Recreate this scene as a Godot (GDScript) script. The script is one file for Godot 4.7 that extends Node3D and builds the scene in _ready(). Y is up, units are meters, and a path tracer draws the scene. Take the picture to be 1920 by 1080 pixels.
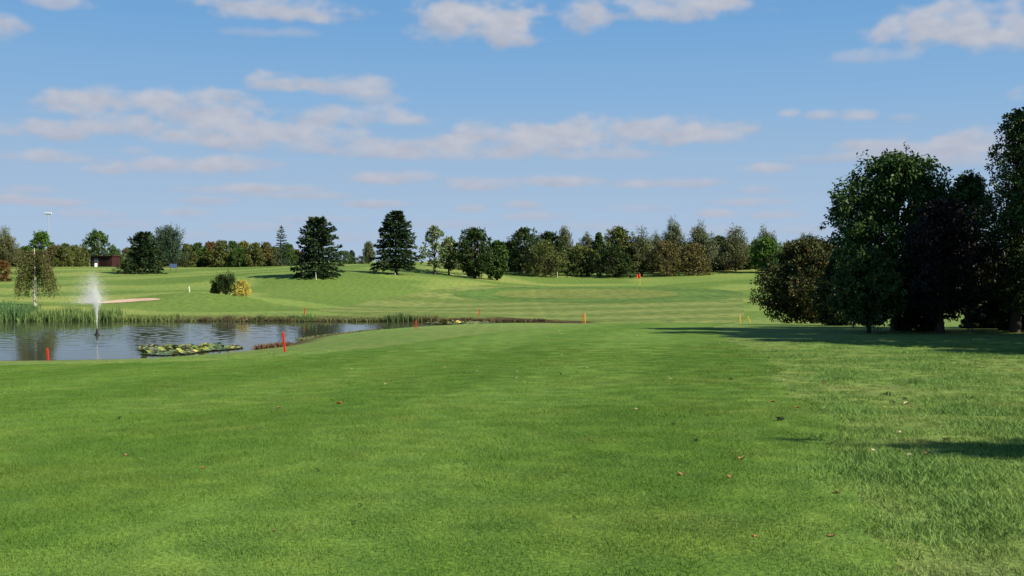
extends Node3D
# Golf course: a mown fairway running down to a crest, a pond with a fountain on the left, a green and a tree belt behind.
const WATER := -2.35
const EXPO := 2.3

# ---------------------------------------------------------------- terrain
const TN := 195
const TC := 0.886744
const TX := -0.010996
const TZ := 0.088324
var TP := PackedFloat64Array([
	-0.1600, 0.1200, 0.043835, 0.0000, 0.1200, -0.047256, 0.1600, 0.1200, -0.314421, 0.6000, 0.1200, -0.037916, -0.6000, 0.1200, 0.165991, 0.0000, 0.8000, -0.065435,
	1.2000, 0.8000, -0.025055, -1.2000, 0.8000, -0.089556, 0.0000, 3.0000, -0.009148, 3.0000, 0.8000, 0.013913, -3.0000, 0.8000, 0.027380, 0.0156, -0.1200, -3.336380,
	0.0540, -0.1200, 3.401693, 0.0364, -0.2800, -0.330132, 0.1260, -0.2800, -0.081369, 0.0572, -0.4400, 0.226669, 0.1980, -0.4400, -0.070912, 0.0780, -0.6000, 0.069814,
	0.2700, -0.6000, -0.027563, 0.1040, -0.8000, -0.441546, 0.3600, -0.8000, 0.001720, 0.1300, -1.0000, -1.297127, 0.4500, -1.0000, -1.903454, -0.0720, -0.1600, 0.769101,
	-0.1440, -0.3200, -0.297258, -0.2340, -0.5200, 0.143743, 0.4800, -0.4000, -0.386894, 0.4800, -0.8000, 0.326275, 0.8000, -0.8000, -0.302901, 0.4800, -0.2400, 0.251821,
	0.6000, -1.1600, 2.166496, 1.2000, -0.8000, 0.320947, 0.0864, -1.1600, 1.214920, 0.1669, -1.1600, 1.046981, 0.2533, -1.1600, 2.311725, 0.3279, -1.1200, -0.306313,
	0.4113, -1.1200, 1.509057, 0.1245, -1.3200, -6.931395, 0.2227, -1.3200, -0.393865, 0.3210, -1.3200, -0.010380, 0.4193, -1.3200, -3.909017, 0.1787, -1.5000, 2.391269,
	0.3275, -1.5000, 0.806251, 0.0310, -1.5600, -4.372536, 0.1977, -1.6600, 0.424934, 0.4085, -1.6800, 0.637711, 0.5876, -1.6000, -0.241137, 0.2263, -1.9000, -0.247687,
	-0.0566, -1.9000, 1.616276, -0.2452, -1.9000, -3.746068, 0.4280, -1.9600, 0.914094, 0.6506, -1.9000, -0.763603, 0.1515, -2.1800, 0.986875, -0.0667, -2.2400, -3.802978,
	0.3678, -2.1800, -0.430193, 0.2858, -2.4200, 1.378124, 0.0480, -2.4200, -1.719962, 0.1820, -2.6200, -0.078030, 0.3908, -2.5400, -0.215365, 0.5002, -2.4000, -0.166492,
	0.6539, -2.4400, 0.162917, 0.0580, -2.9200, -2.262976, 0.3478, -2.9200, -0.073961, 0.6376, -2.9200, 2.017529, 0.9274, -2.9200, -1.939687, 0.0667, -3.3600, 0.667097,
	0.4050, -3.4000, -0.318527, 0.6243, -3.4000, -0.701405, 0.8099, -3.4000, 1.162932, 1.0799, -3.4000, 0.172894, -0.1638, -3.0000, -6.612154, -0.0923, -3.1000, 4.296557,
	0.0333, -1.1200, -1.730423, -0.0328, -1.1000, -2.659603, -0.0929, -1.0400, 2.707506, -0.1179, -0.8800, 4.255719, -0.1322, -0.7400, 0.498928, -0.1405, -0.6600, 1.771305,
	-0.2001, -0.7200, -3.528931, -0.2867, -0.7600, -0.809116, -0.3621, -0.7600, 0.998783, -0.4375, -0.7600, 0.897521, -0.5669, -0.8400, -0.142732, -0.4905, -0.8520, 0.138181,
	-0.4116, -0.8640, 0.477288, -0.3505, -0.8720, 0.725027, -0.2915, -0.8900, -2.013880, -0.2557, -0.9200, 2.476771, -0.2310, -0.9500, -7.387430, -0.2184, -1.0000, 5.073540,
	-0.2144, -1.0800, 8.902562, -0.1874, -1.1800, 4.683599, -0.1465, -1.2300, 2.324480, -0.1008, -1.2700, 9.119963, -0.0393, -1.3200, 24.778978, 0.0136, -1.3700, 3.759759,
	0.0521, -1.4000, 0.213531, 0.0282, -1.4200, 4.912420, -0.0142, -1.4300, -5.408182, -0.0705, -1.4200, 40.407471, -0.1268, -1.4200, 20.525130, -0.1840, -1.4260, 7.608250,
	-0.2551, -1.4280, 3.663897, -0.3624, -1.4320, -1.733516, -0.4717, -1.4400, -1.939038, -0.5789, -1.4400, -1.847724, -0.6880, -1.4440, -1.480614, -0.7988, -1.4500, -0.648763,
	-0.9130, -1.4600, -0.901938, -1.0579, -1.4600, -0.462187, -0.7829, -1.1600, -1.031670, -0.6678, -1.1600, 0.315466, -0.5431, -1.1400, 0.056190, -0.4663, -1.1600, -0.241910,
	-0.3800, -1.1600, 3.831261, -0.2987, -1.1800, -5.930703, -0.2340, -1.3100, -5.085144, -0.1596, -1.3400, -14.033542, -0.0751, -1.3760, -76.995680, -0.6614, -0.9800, -0.003745,
	-0.5155, -0.9800, -0.713004, -0.4020, -1.0000, -0.322424, -0.3240, -1.0200, 8.332163, -0.2684, -1.0400, -19.939149, -0.7099, -1.4900, 1.005091, -0.5990, -1.4900, 2.458070,
	-0.4880, -1.4900, 5.267652, -0.3771, -1.4900, -3.587847, -0.2662, -1.4900, -31.624838, -0.1553, -1.4900, -7.130558, -0.0455, -1.4800, 5.426563, -0.2884, -1.4900, 35.373788,
	0.0294, -1.4800, -5.193805, -0.3001, -1.6800, 2.217405, -0.4252, -1.6800, -6.576684, -0.5372, -1.6400, -3.166452, -0.7293, -1.6400, 4.746296, -0.9034, -1.6400, 1.897926,
	-0.6336, -1.6800, -0.375638, -0.6432, -1.8000, -18.296080, -0.5045, -1.9000, -10.113981, -0.5525, -1.8400, 30.501809, -0.3970, -2.0000, -0.870594, -0.3323, -2.1600, 2.169893,
	-0.7921, -2.1000, 2.134962, -0.9484, -2.1000, -2.080080, -1.1568, -2.1000, 0.909549, -0.5821, -2.3000, -4.897163, -0.4347, -2.4000, 10.223169, -0.2839, -2.6000, 0.241661,
	-0.2033, -2.5600, 1.382580, -0.3514, -2.3600, -7.328738, -0.1640, -2.3600, 3.100725, -0.3923, -3.0400, 10.690165, -0.4615, -3.0000, -5.565283, -0.2680, -3.0000, 2.504266,
	-0.4258, -3.3000, 3.400132, -0.5538, -3.1000, -3.865015, -0.1801, -3.3000, -5.212005, -1.0273, -3.0000, -0.264745, -1.2060, -3.0000, 0.574526, -1.4293, -3.0000, -0.155918,
	-1.6526, -3.0000, -0.049172, -0.8337, -3.0000, -1.240171, -0.7077, -3.1000, 0.919152, -1.4389, -3.8000, 0.076141, -1.6973, -3.8000, -0.748893, -1.1881, -3.8000, -0.128433,
	-0.9871, -3.9000, 0.120458, -0.7935, -3.9000, -1.995294, -2.0933, -3.8000, -0.025433, -1.5535, -3.6400, 1.018060, -0.6194, -3.9000, 1.678145, -2.7633, -4.8000, -0.000354,
	-1.8104, -4.8000, 0.106888, -0.8576, -4.8000, 0.056553, 0.0953, -4.8000, -0.022491, 1.0481, -4.8000, -0.029287, 2.0010, -4.8000, -0.046579, -10.2551, -8.4000, -0.000531,
	-5.6695, -8.4000, -0.002859, -2.7514, -8.4000, -0.011768, 0.0000, -8.4000, -0.009973, 2.6680, -8.4000, -0.002819, 6.0030, -8.4000, -0.000659, 10.5886, -8.4000, 0.001269,
	-3.2000, -3.0000, 0.090631, -3.2000, -1.2000, 0.013016, 2.8000, -3.0000, -0.008652, 2.4000, -1.6000, -0.164992, -2.2000, -1.2000, -0.333625, -2.2000, -0.8000, 0.078819,
	-1.2000, -0.5000, 0.554847, 1.4000, -1.8000, 0.004873, 1.8000, -3.0000, 0.378201])
var FAIRWAY := PackedVector2Array([
	Vector2(3.09, 6.02), Vector2(2.95, 4.75), Vector2(2.86, 3.16), Vector2(2.78, 1.26), Vector2(2.69, -0.56), Vector2(2.53, -1.96), Vector2(2.55, -2.99), Vector2(2.40, -3.99),
	Vector2(2.27, -4.78), Vector2(2.27, -5.39), Vector2(2.12, -5.91), Vector2(2.27, -6.35), Vector2(2.21, -6.73), Vector2(2.37, -6.96), Vector2(2.40, -7.20), Vector2(2.55, -7.35),
	Vector2(2.52, -7.77), Vector2(2.62, -8.14), Vector2(2.68, -8.35), Vector2(2.86, -8.60), Vector2(2.79, -8.87), Vector2(2.92, -9.33), Vector2(2.96, -9.65), Vector2(3.01, -10.00),
	Vector2(3.00, -10.39), Vector2(3.24, -10.66), Vector2(3.33, -10.92), Vector2(3.45, -11.27), Vector2(3.52, -11.52), Vector2(3.54, -11.75), Vector2(3.70, -11.83), Vector2(3.70, -12.08),
	Vector2(3.73, -12.43), Vector2(3.82, -12.77), Vector2(3.87, -12.92), Vector2(3.82, -13.31), Vector2(3.88, -13.60), Vector2(3.91, -14.01), Vector2(3.92, -14.41), Vector2(3.83, -14.78),
	Vector2(3.88, -15.34), Vector2(4.07, -15.99), Vector2(4.18, -16.57), Vector2(4.32, -17.40), Vector2(4.32, -18.12), Vector2(4.58, -18.78), Vector2(4.68, -19.32), Vector2(4.81, -19.89),
	Vector2(4.98, -20.46), Vector2(5.05, -20.92), Vector2(5.22, -21.81), Vector2(5.31, -22.60), Vector2(5.51, -23.62), Vector2(5.56, -24.73), Vector2(5.76, -25.75), Vector2(5.83, -26.81),
	Vector2(5.93, -27.66), Vector2(6.00, -28.47), Vector2(6.16, -29.30), Vector2(6.19, -30.26), Vector2(6.37, -31.63), Vector2(6.62, -33.49), Vector2(6.99, -35.49), Vector2(7.32, -37.75),
	Vector2(7.64, -40.03), Vector2(7.99, -41.90), Vector2(8.33, -43.79), Vector2(8.59, -45.44), Vector2(8.81, -46.94), Vector2(9.11, -48.59), Vector2(9.45, -50.00), Vector2(9.98, -51.51),
	Vector2(10.51, -53.17), Vector2(11.15, -54.76), Vector2(11.69, -56.04), Vector2(11.96, -56.95), Vector2(9.00, -60.50), Vector2(6.00, -60.50), Vector2(5.68, -59.58), Vector2(5.23, -58.27),
	Vector2(4.71, -56.77), Vector2(4.19, -55.26), Vector2(3.75, -53.95), Vector2(3.40, -52.88), Vector2(3.11, -51.93), Vector2(2.83, -51.01), Vector2(2.53, -50.08), Vector2(2.19, -49.05),
	Vector2(1.79, -47.88), Vector2(1.35, -46.62), Vector2(0.89, -45.34), Vector2(0.43, -44.11), Vector2(0.00, -43.00), Vector2(-0.41, -42.05), Vector2(-0.81, -41.20), Vector2(-1.20, -40.41),
	Vector2(-1.57, -39.64), Vector2(-1.93, -38.85), Vector2(-2.26, -38.04), Vector2(-2.58, -37.24), Vector2(-2.88, -36.45), Vector2(-3.17, -35.64), Vector2(-3.45, -34.80), Vector2(-3.73, -33.88),
	Vector2(-4.00, -32.89), Vector2(-4.27, -31.91), Vector2(-4.54, -31.02), Vector2(-4.81, -30.30), Vector2(-5.10, -29.79), Vector2(-5.39, -29.43), Vector2(-5.68, -29.16), Vector2(-5.98, -28.94),
	Vector2(-6.27, -28.70), Vector2(-6.53, -28.42), Vector2(-6.76, -28.14), Vector2(-7.00, -27.90), Vector2(-7.29, -27.71), Vector2(-7.67, -27.60), Vector2(-8.14, -27.57), Vector2(-8.68, -27.58),
	Vector2(-9.27, -27.67), Vector2(-9.92, -27.86), Vector2(-10.62, -28.15), Vector2(-11.27, -28.66), Vector2(-11.88, -29.37), Vector2(-12.59, -30.12), Vector2(-13.53, -30.77), Vector2(-14.84, -31.15),
	Vector2(-16.50, -31.24), Vector2(-18.43, -31.13), Vector2(-20.64, -30.89), Vector2(-23.16, -30.54), Vector2(-26.00, -30.15), Vector2(-29.60, -29.63), Vector2(-33.95, -28.95), Vector2(-38.39, -28.23),
	Vector2(-42.29, -27.59), Vector2(-45.00, -27.15), Vector2(-45.00, 6.00)])
var FAR_FAIRWAY := PackedVector2Array([
	Vector2(-7.54, -76.00), Vector2(-6.54, -76.14), Vector2(-5.50, -76.45), Vector2(-4.45, -76.79), Vector2(-3.37, -77.02), Vector2(-2.29, -77.00), Vector2(-1.19, -76.64), Vector2(-0.06, -76.04),
	Vector2(1.07, -75.32), Vector2(2.20, -74.60), Vector2(3.31, -74.00), Vector2(4.36, -73.50), Vector2(5.38, -73.03), Vector2(6.40, -72.61), Vector2(7.45, -72.26), Vector2(8.58, -72.00),
	Vector2(9.85, -71.71), Vector2(11.24, -71.38), Vector2(12.65, -71.18), Vector2(13.94, -71.33), Vector2(15.01, -72.00), Vector2(15.75, -73.14), Vector2(16.24, -74.61), Vector2(16.63, -76.51),
	Vector2(17.07, -78.94), Vector2(17.70, -82.00), Vector2(18.61, -86.06), Vector2(19.68, -91.07), Vector2(20.82, -96.45), Vector2(21.89, -101.62), Vector2(22.78, -106.00), Vector2(23.54, -109.49),
	Vector2(24.25, -112.46), Vector2(24.83, -115.10), Vector2(25.21, -117.55), Vector2(25.31, -120.00), Vector2(25.30, -122.57), Vector2(25.22, -125.14), Vector2(24.84, -127.54), Vector2(23.88, -129.55),
	Vector2(22.10, -131.00), Vector2(19.07, -131.86), Vector2(14.95, -132.27), Vector2(10.40, -132.25), Vector2(6.06, -131.82), Vector2(2.60, -131.00), Vector2(0.16, -129.77), Vector2(-1.69, -128.10),
	Vector2(-3.18, -126.06), Vector2(-4.54, -123.67), Vector2(-6.00, -121.00), Vector2(-7.64, -117.93), Vector2(-9.28, -114.42), Vector2(-10.84, -110.66), Vector2(-12.21, -106.79), Vector2(-13.29, -103.00),
	Vector2(-14.06, -99.07), Vector2(-14.59, -94.90), Vector2(-14.91, -90.78), Vector2(-15.04, -87.05), Vector2(-15.01, -84.00), Vector2(-14.77, -81.74), Vector2(-14.31, -80.05), Vector2(-13.69, -78.79),
	Vector2(-12.98, -77.82), Vector2(-12.23, -77.00), Vector2(-11.42, -76.38), Vector2(-10.52, -76.07), Vector2(-9.55, -75.97), Vector2(-8.55, -75.98)])
var COLLAR := PackedVector2Array([
	Vector2(25.34, -117.40), Vector2(24.49, -114.20), Vector2(23.47, -111.70), Vector2(22.20, -109.40), Vector2(20.73, -107.35), Vector2(19.07, -105.55), Vector2(17.27, -104.15), Vector2(15.35, -103.20),
	Vector2(13.30, -102.80), Vector2(11.07, -102.90), Vector2(8.36, -103.65), Vector2(5.63, -104.80), Vector2(3.39, -106.20), Vector2(1.35, -107.60), Vector2(-0.49, -108.80), Vector2(-2.13, -109.75),
	Vector2(-3.51, -110.40), Vector2(-4.63, -111.00), Vector2(-5.45, -111.70), Vector2(-5.98, -112.60), Vector2(-6.22, -113.90), Vector2(-6.13, -115.30), Vector2(-5.70, -116.70), Vector2(-4.93, -118.30),
	Vector2(-3.83, -120.25), Vector2(-2.38, -122.60), Vector2(-0.57, -125.35), Vector2(1.62, -128.55), Vector2(4.23, -132.40), Vector2(7.31, -136.10), Vector2(11.10, -137.70), Vector2(14.74, -137.00),
	Vector2(17.53, -135.55), Vector2(19.90, -133.85), Vector2(21.90, -132.05), Vector2(23.51, -130.10), Vector2(24.73, -128.05), Vector2(25.52, -125.75), Vector2(25.91, -123.30), Vector2(25.87, -120.65)])
var GREEN := PackedVector2Array([
	Vector2(18.36, -118.60), Vector2(17.98, -116.80), Vector2(17.45, -115.40), Vector2(16.75, -114.20), Vector2(15.89, -113.15), Vector2(14.89, -112.30), Vector2(13.76, -111.65), Vector2(12.50, -111.20),
	Vector2(11.13, -111.05), Vector2(9.61, -111.10), Vector2(7.75, -111.55), Vector2(5.89, -112.25), Vector2(4.37, -112.90), Vector2(3.01, -113.45), Vector2(1.79, -113.90), Vector2(0.72, -114.35),
	Vector2(-0.17, -114.75), Vector2(-0.89, -115.15), Vector2(-1.42, -115.65), Vector2(-1.74, -116.30), Vector2(-1.86, -117.15), Vector2(-1.77, -118.20), Vector2(-1.46, -119.25), Vector2(-0.93, -120.40),
	Vector2(-0.18, -121.70), Vector2(0.78, -123.10), Vector2(1.96, -124.55), Vector2(3.34, -126.00), Vector2(4.93, -127.40), Vector2(6.75, -128.65), Vector2(9.01, -129.65), Vector2(11.24, -129.95),
	Vector2(12.99, -129.65), Vector2(14.49, -128.90), Vector2(15.76, -127.90), Vector2(16.80, -126.65), Vector2(17.60, -125.30), Vector2(18.16, -123.80), Vector2(18.48, -122.20), Vector2(18.55, -120.50)])
var BUNKER := PackedVector2Array([
	Vector2(-34.27, -89.10), Vector2(-34.39, -89.65), Vector2(-34.35, -90.42), Vector2(-34.18, -91.19), Vector2(-33.90, -91.70), Vector2(-33.51, -91.91), Vector2(-32.99, -91.94), Vector2(-32.40, -91.80),
	Vector2(-31.79, -91.50), Vector2(-31.06, -90.92), Vector2(-30.23, -90.09), Vector2(-29.49, -89.26), Vector2(-29.04, -88.65), Vector2(-28.93, -88.34), Vector2(-29.08, -88.20), Vector2(-29.38, -88.18),
	Vector2(-29.76, -88.20), Vector2(-30.26, -88.31), Vector2(-30.90, -88.51), Vector2(-31.58, -88.73), Vector2(-32.21, -88.90), Vector2(-32.81, -88.93), Vector2(-33.41, -88.88), Vector2(-33.93, -88.89)])
var BUNKER_RIGHT := PackedVector2Array([
	Vector2(23.40, -98.25), Vector2(23.92, -99.78), Vector2(24.93, -101.85), Vector2(26.13, -103.90), Vector2(27.20, -105.40), Vector2(28.18, -106.26), Vector2(29.21, -106.76), Vector2(30.10, -106.88),
	Vector2(30.68, -106.60), Vector2(30.94, -105.77), Vector2(30.95, -104.45), Vector2(30.71, -102.94), Vector2(30.24, -101.55), Vector2(29.39, -100.17), Vector2(28.21, -98.71), Vector2(26.96, -97.46),
	Vector2(25.91, -96.70), Vector2(25.01, -96.51), Vector2(24.15, -96.72), Vector2(23.55, -97.32)])
var POND := PackedVector2Array([
	Vector2(-26.86, -39.80), Vector2(-23.26, -40.40), Vector2(-19.53, -41.00), Vector2(-16.64, -41.40), Vector2(-13.86, -42.30), Vector2(-12.17, -43.80), Vector2(-11.02, -45.30), Vector2(-10.44, -47.80),
	Vector2(-10.28, -51.80), Vector2(-9.02, -56.80), Vector2(-7.06, -59.30), Vector2(-4.87, -61.30), Vector2(-1.90, -63.80), Vector2(0.66, -66.30), Vector2(2.52, -67.80), Vector2(3.60, -70.50),
	Vector2(1.43, -72.20), Vector2(-0.72, -72.70), Vector2(-3.58, -72.20), Vector2(-6.45, -72.20), Vector2(-9.35, -72.50), Vector2(-12.97, -72.60), Vector2(-18.43, -72.80), Vector2(-23.98, -73.20),
	Vector2(-29.43, -73.20), Vector2(-34.97, -73.40), Vector2(-40.60, -73.70), Vector2(-46.40, -74.20), Vector2(-53.76, -74.20), Vector2(-90.00, -74.00), Vector2(-90.00, -40.00)])
const FOUNT_X := -22.580
const FOUNT_Z := -58.406
const SHED_X := -71.851
const SHED_Z := -190.000
const MAST_X := -112.862
const MAST_Z := -262.000
const MAST_TOP := 13.222
const SIGN_X := -47.901
const SIGN_Z := -152.000
const FLAG_X := 14.412
const FLAG_Z := -121.000
var hg := PackedFloat32Array()
const GX0 := -100
const GZ0 := -210
const GNX := 201
const GNZ := 226

func spline_height(x: float, z: float) -> float:
	var qx := x * 0.02
	var qz := z * 0.02
	var h: float = TC + qx * TX + qz * TZ
	var i := 0
	for k in TN:
		var dx := qx - TP[i]
		var dz := qz - TP[i + 1]
		var r2 := dx * dx + dz * dz
		if r2 > 1e-12:
			h += TP[i + 2] * r2 * log(r2)
		i += 3
	var d := sqrt(x * x + z * z)
	return lerpf(h, 0.6, smoothstep(260.0, 400.0, d))

func make_height_grid():
	hg.resize(GNX * GNZ)
	# every metre round the pond and the near fairway, every two metres elsewhere
	for j in GNZ:
		for i in GNX:
			var close := i > 50 and i < 132 and j > 126
			if close or (i % 2 == 0 and (j % 2 == 0 or j == GNZ - 1)):
				hg[j * GNX + i] = spline_height(GX0 + i, GZ0 + j)
			else:
				hg[j * GNX + i] = NAN
	for j in GNZ:
		for i in GNX:
			if is_nan(hg[j * GNX + i]) and i % 2 == 1 and (j % 2 == 0 or j == GNZ - 1):
				hg[j * GNX + i] = (hg[j * GNX + i - 1] + hg[j * GNX + i + 1]) * 0.5
	for j in GNZ:
		for i in GNX:
			if is_nan(hg[j * GNX + i]):
				hg[j * GNX + i] = (hg[(j - 1) * GNX + i] + hg[(j + 1) * GNX + i]) * 0.5

func height(x: float, z: float) -> float:
	var fx := x - GX0
	var fz := z - GZ0
	if fx < 0.0 or fz < 0.0 or fx >= GNX - 1.001 or fz >= GNZ - 1.001:
		return spline_height(x, z)
	var i := int(fx)
	var j := int(fz)
	fx -= i
	fz -= j
	var o := j * GNX + i
	return lerpf(lerpf(hg[o], hg[o + 1], fx), lerpf(hg[o + GNX], hg[o + GNX + 1], fx), fz)

func slope_normal(x: float, z: float) -> Vector3:
	return Vector3(height(x - 0.7, z) - height(x + 0.7, z), 1.4, height(x, z - 0.7) - height(x, z + 0.7)).normalized()

# ---------------------------------------------------------------- mesh collecting
class Mesher:
	var v := PackedVector3Array()
	var n := PackedVector3Array()
	var c := PackedColorArray()
	func tri(a: Vector3, b: Vector3, d: Vector3, col: Color):
		var nn := (d - a).cross(b - a).normalized()
		v.push_back(a); v.push_back(b); v.push_back(d)
		n.push_back(nn); n.push_back(nn); n.push_back(nn)
		c.push_back(col); c.push_back(col); c.push_back(col)
	func quad(a: Vector3, b: Vector3, d: Vector3, e: Vector3, col: Color):
		tri(a, b, d, col)
		tri(a, d, e, col)
	# a pointed leaf: base, two shoulders, tip
	func leaf(p: Vector3, along: Vector3, side: Vector3, ln: float, wd: float, col: Color):
		var m := p + along * (ln * 0.45)
		var s := side * (wd * 0.5)
		var t := p + along * ln
		var nn := along.cross(side).normalized()
		var l := m + s
		var r := m - s
		v.push_back(p); v.push_back(l); v.push_back(t)
		v.push_back(p); v.push_back(t); v.push_back(r)
		for k in 6:
			n.push_back(nn)
			c.push_back(col)
	func vert(p: Vector3, nn: Vector3, col: Color):
		v.push_back(p); n.push_back(nn); c.push_back(col)
	# a round, tapering tube through points
	func tube(pts: Array, radii: Array, sides: int, col: Color):
		var rings := []
		for k in pts.size():
			var p: Vector3 = pts[k]
			var q: Vector3 = pts[mini(k + 1, pts.size() - 1)]
			var o: Vector3 = pts[maxi(k - 1, 0)]
			var ax := (q - o).normalized()
			var u := ax.cross(Vector3(0.31, 0.17, 0.93)).normalized()
			var w := ax.cross(u)
			var ring := []
			for s in sides:
				var a := TAU * s / sides
				var dirv := u * cos(a) + w * sin(a)
				ring.append([p + dirv * float(radii[k]), dirv])
			rings.append(ring)
		for k in pts.size() - 1:
			for s in sides:
				var a = rings[k][s]
				var b = rings[k][(s + 1) % sides]
				var d = rings[k + 1][(s + 1) % sides]
				var e = rings[k + 1][s]
				vert(a[0], a[1], col); vert(d[0], d[1], col); vert(b[0], b[1], col)
				vert(a[0], a[1], col); vert(e[0], e[1], col); vert(d[0], d[1], col)
		var last: int = pts.size() - 1
		for s in range(1, sides - 1):
			tri(rings[last][0][0], rings[last][s + 1][0], rings[last][s][0], col)
	func box(lo: Vector3, hi: Vector3, col: Color, xf := Transform3D.IDENTITY):
		var p := []
		for k in 8:
			p.append(xf * Vector3(hi.x if k & 1 else lo.x, hi.y if k & 2 else lo.y, hi.z if k & 4 else lo.z))
		for f in [[0, 2, 3, 1], [4, 5, 7, 6], [0, 4, 6, 2], [1, 3, 7, 5], [2, 6, 7, 3], [0, 1, 5, 4]]:
			quad(p[f[0]], p[f[1]], p[f[2]], p[f[3]], col)
	func mesh(m: Material) -> ArrayMesh:
		var a := []
		a.resize(Mesh.ARRAY_MAX)
		a[Mesh.ARRAY_VERTEX] = v
		a[Mesh.ARRAY_NORMAL] = n
		a[Mesh.ARRAY_COLOR] = c
		var am := ArrayMesh.new()
		am.add_surface_from_arrays(Mesh.PRIMITIVE_TRIANGLES, a)
		am.surface_set_material(0, m)
		return am

func part(called: String, b: Mesher, m: Material, parent: Node) -> MeshInstance3D:
	var o := MeshInstance3D.new()
	o.name = called
	o.mesh = b.mesh(m)
	parent.add_child(o, true)
	return o

var taken := {}
func numbered(called: String) -> String:
	var k: int = taken.get(called, 0)
	taken[called] = k + 1
	return called if k == 0 else "%s_%03d" % [called, k]

func thing(called: String, label: String, category: String, at: Vector3, group := "", turn := 0.0) -> Node3D:
	var o := Node3D.new()
	o.name = numbered(called)
	add_child(o)
	o.position = at
	o.rotation.y = turn
	o.set_meta("label", label)
	o.set_meta("category", category)
	if group != "":
		o.set_meta("group", group)
	return o

func structure(called: String, me: Mesh, label: String, category: String) -> MeshInstance3D:
	var o := MeshInstance3D.new()
	o.name = numbered(called)
	o.mesh = me
	add_child(o)
	o.set_meta("kind", "structure")
	o.set_meta("label", label)
	o.set_meta("category", category)
	return o

# ---------------------------------------------------------------- materials
func lin(r: float, g: float, b: float) -> Color:
	return Color(r, g, b)

func painted(rough := 0.7, spec := 0.3) -> StandardMaterial3D:
	var m := StandardMaterial3D.new()
	m.vertex_color_use_as_albedo = true
	m.roughness = rough
	m.metallic_specular = spec
	return m

func leafy(back: float, rough := 0.55) -> StandardMaterial3D:
	var m := painted(rough, 0.25)
	m.cull_mode = BaseMaterial3D.CULL_DISABLED
	m.backlight_enabled = true
	m.backlight = Color(back, back, back * 0.5)
	return m

# turf grain: fine speckle over small patches, average near 1 so that vertex colours stay true
func turf_texture(sd: int, fine: float, patch: float) -> ImageTexture:
	var n1 := FastNoiseLite.new()
	n1.seed = sd
	n1.frequency = 0.16
	n1.fractal_octaves = 4
	n1.fractal_gain = 0.75
	var n2 := FastNoiseLite.new()
	n2.seed = sd + 5
	n2.frequency = 0.012
	n2.fractal_octaves = 4
	var a := n1.get_seamless_image(640, 640)
	var b := n2.get_seamless_image(640, 640)
	var im := Image.create(640, 640, false, Image.FORMAT_RGB8)
	for y in 640:
		for x in 640:
			var f := (a.get_pixel(x, y).r - 0.5) * fine
			var p := (b.get_pixel(x, y).r - 0.5) * patch
			var k := 0.8 + f + p
			im.set_pixel(x, y, Color(k + p * 0.35 + f * 0.1, k, k - p * 0.3))
	im.generate_mipmaps()
	return ImageTexture.create_from_image(im)

func turf(tex: Texture2D, per_metre: float) -> StandardMaterial3D:
	var m := painted(0.9, 0.12)
	m.albedo_texture = tex
	m.uv1_triplanar = true
	m.uv1_world_triplanar = true
	m.uv1_scale = Vector3.ONE * per_metre * 1.2
	return m

var big := FastNoiseLite.new()
var mid := FastNoiseLite.new()

# base colours of the turf at a place (linear)
func ground_colour(x: float, z: float) -> Color:
	var d := -z
	var b := big.get_noise_2d(x, z)
	var m := mid.get_noise_2d(x, z)
	var rough := Color(0.155, 0.252, 0.062).lerp(Color(0.186, 0.250, 0.072), clampf(0.5 + m * 1.2, 0, 1))
	var hill := Color(0.196, 0.288, 0.070).lerp(Color(0.238, 0.290, 0.080), clampf(0.45 + b * 1.5, 0, 1))
	# mower bands along the slope
	var u := (x * 0.22 + z * 0.6) + height(x, z) * 7.0 + b * 4.0 + m * 1.0
	var band := smoothstep(-0.35, 0.35, sin(u * TAU / 9.0))
	hill = hill.lerp(Color(0.122, 0.205, 0.046), band * 0.85)
	var c := rough.lerp(hill, smoothstep(72.0, 80.0, d))
	# worn earth at the water's edge
	var hh := height(x, z)
	if d > 40.0 and d < 76.0 and x < 6.0 and hh < WATER + 0.3:
		c = c.lerp(Color(0.078, 0.058, 0.031), smoothstep(WATER + 0.3, WATER + 0.05, hh + m * 0.12))
	return c * lerpf(0.93, 1.07, 0.5 + b)

func fairway_colour(x: float, z: float) -> Color:
	var b := big.get_noise_2d(x * 1.6, z * 1.6)
	var m := mid.get_noise_2d(x * 2.0, z * 2.0)
	var u := x * 0.975 + z * 0.22 + b * 0.9
	var band := smoothstep(-0.55, 0.55, sin(u * TAU / 4.6))
	var c := Color(0.106, 0.203, 0.035).lerp(Color(0.140, 0.246, 0.049), band)
	c = c.lerp(Color(0.080, 0.150, 0.028), clampf(m * 0.7, 0, 0.3))
	return c.lerp(Color(0.150, 0.200, 0.045), clampf(-m * 0.8, 0, 0.35))

func far_fairway_colour(x: float, z: float) -> Color:
	var b := big.get_noise_2d(x, z)
	var u := z * 0.975 + x * 0.21 + b * 4.0
	var band := smoothstep(-0.4, 0.4, sin(u * TAU / 8.6))
	return Color(0.135, 0.195, 0.052).lerp(Color(0.195, 0.245, 0.078), band)

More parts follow.
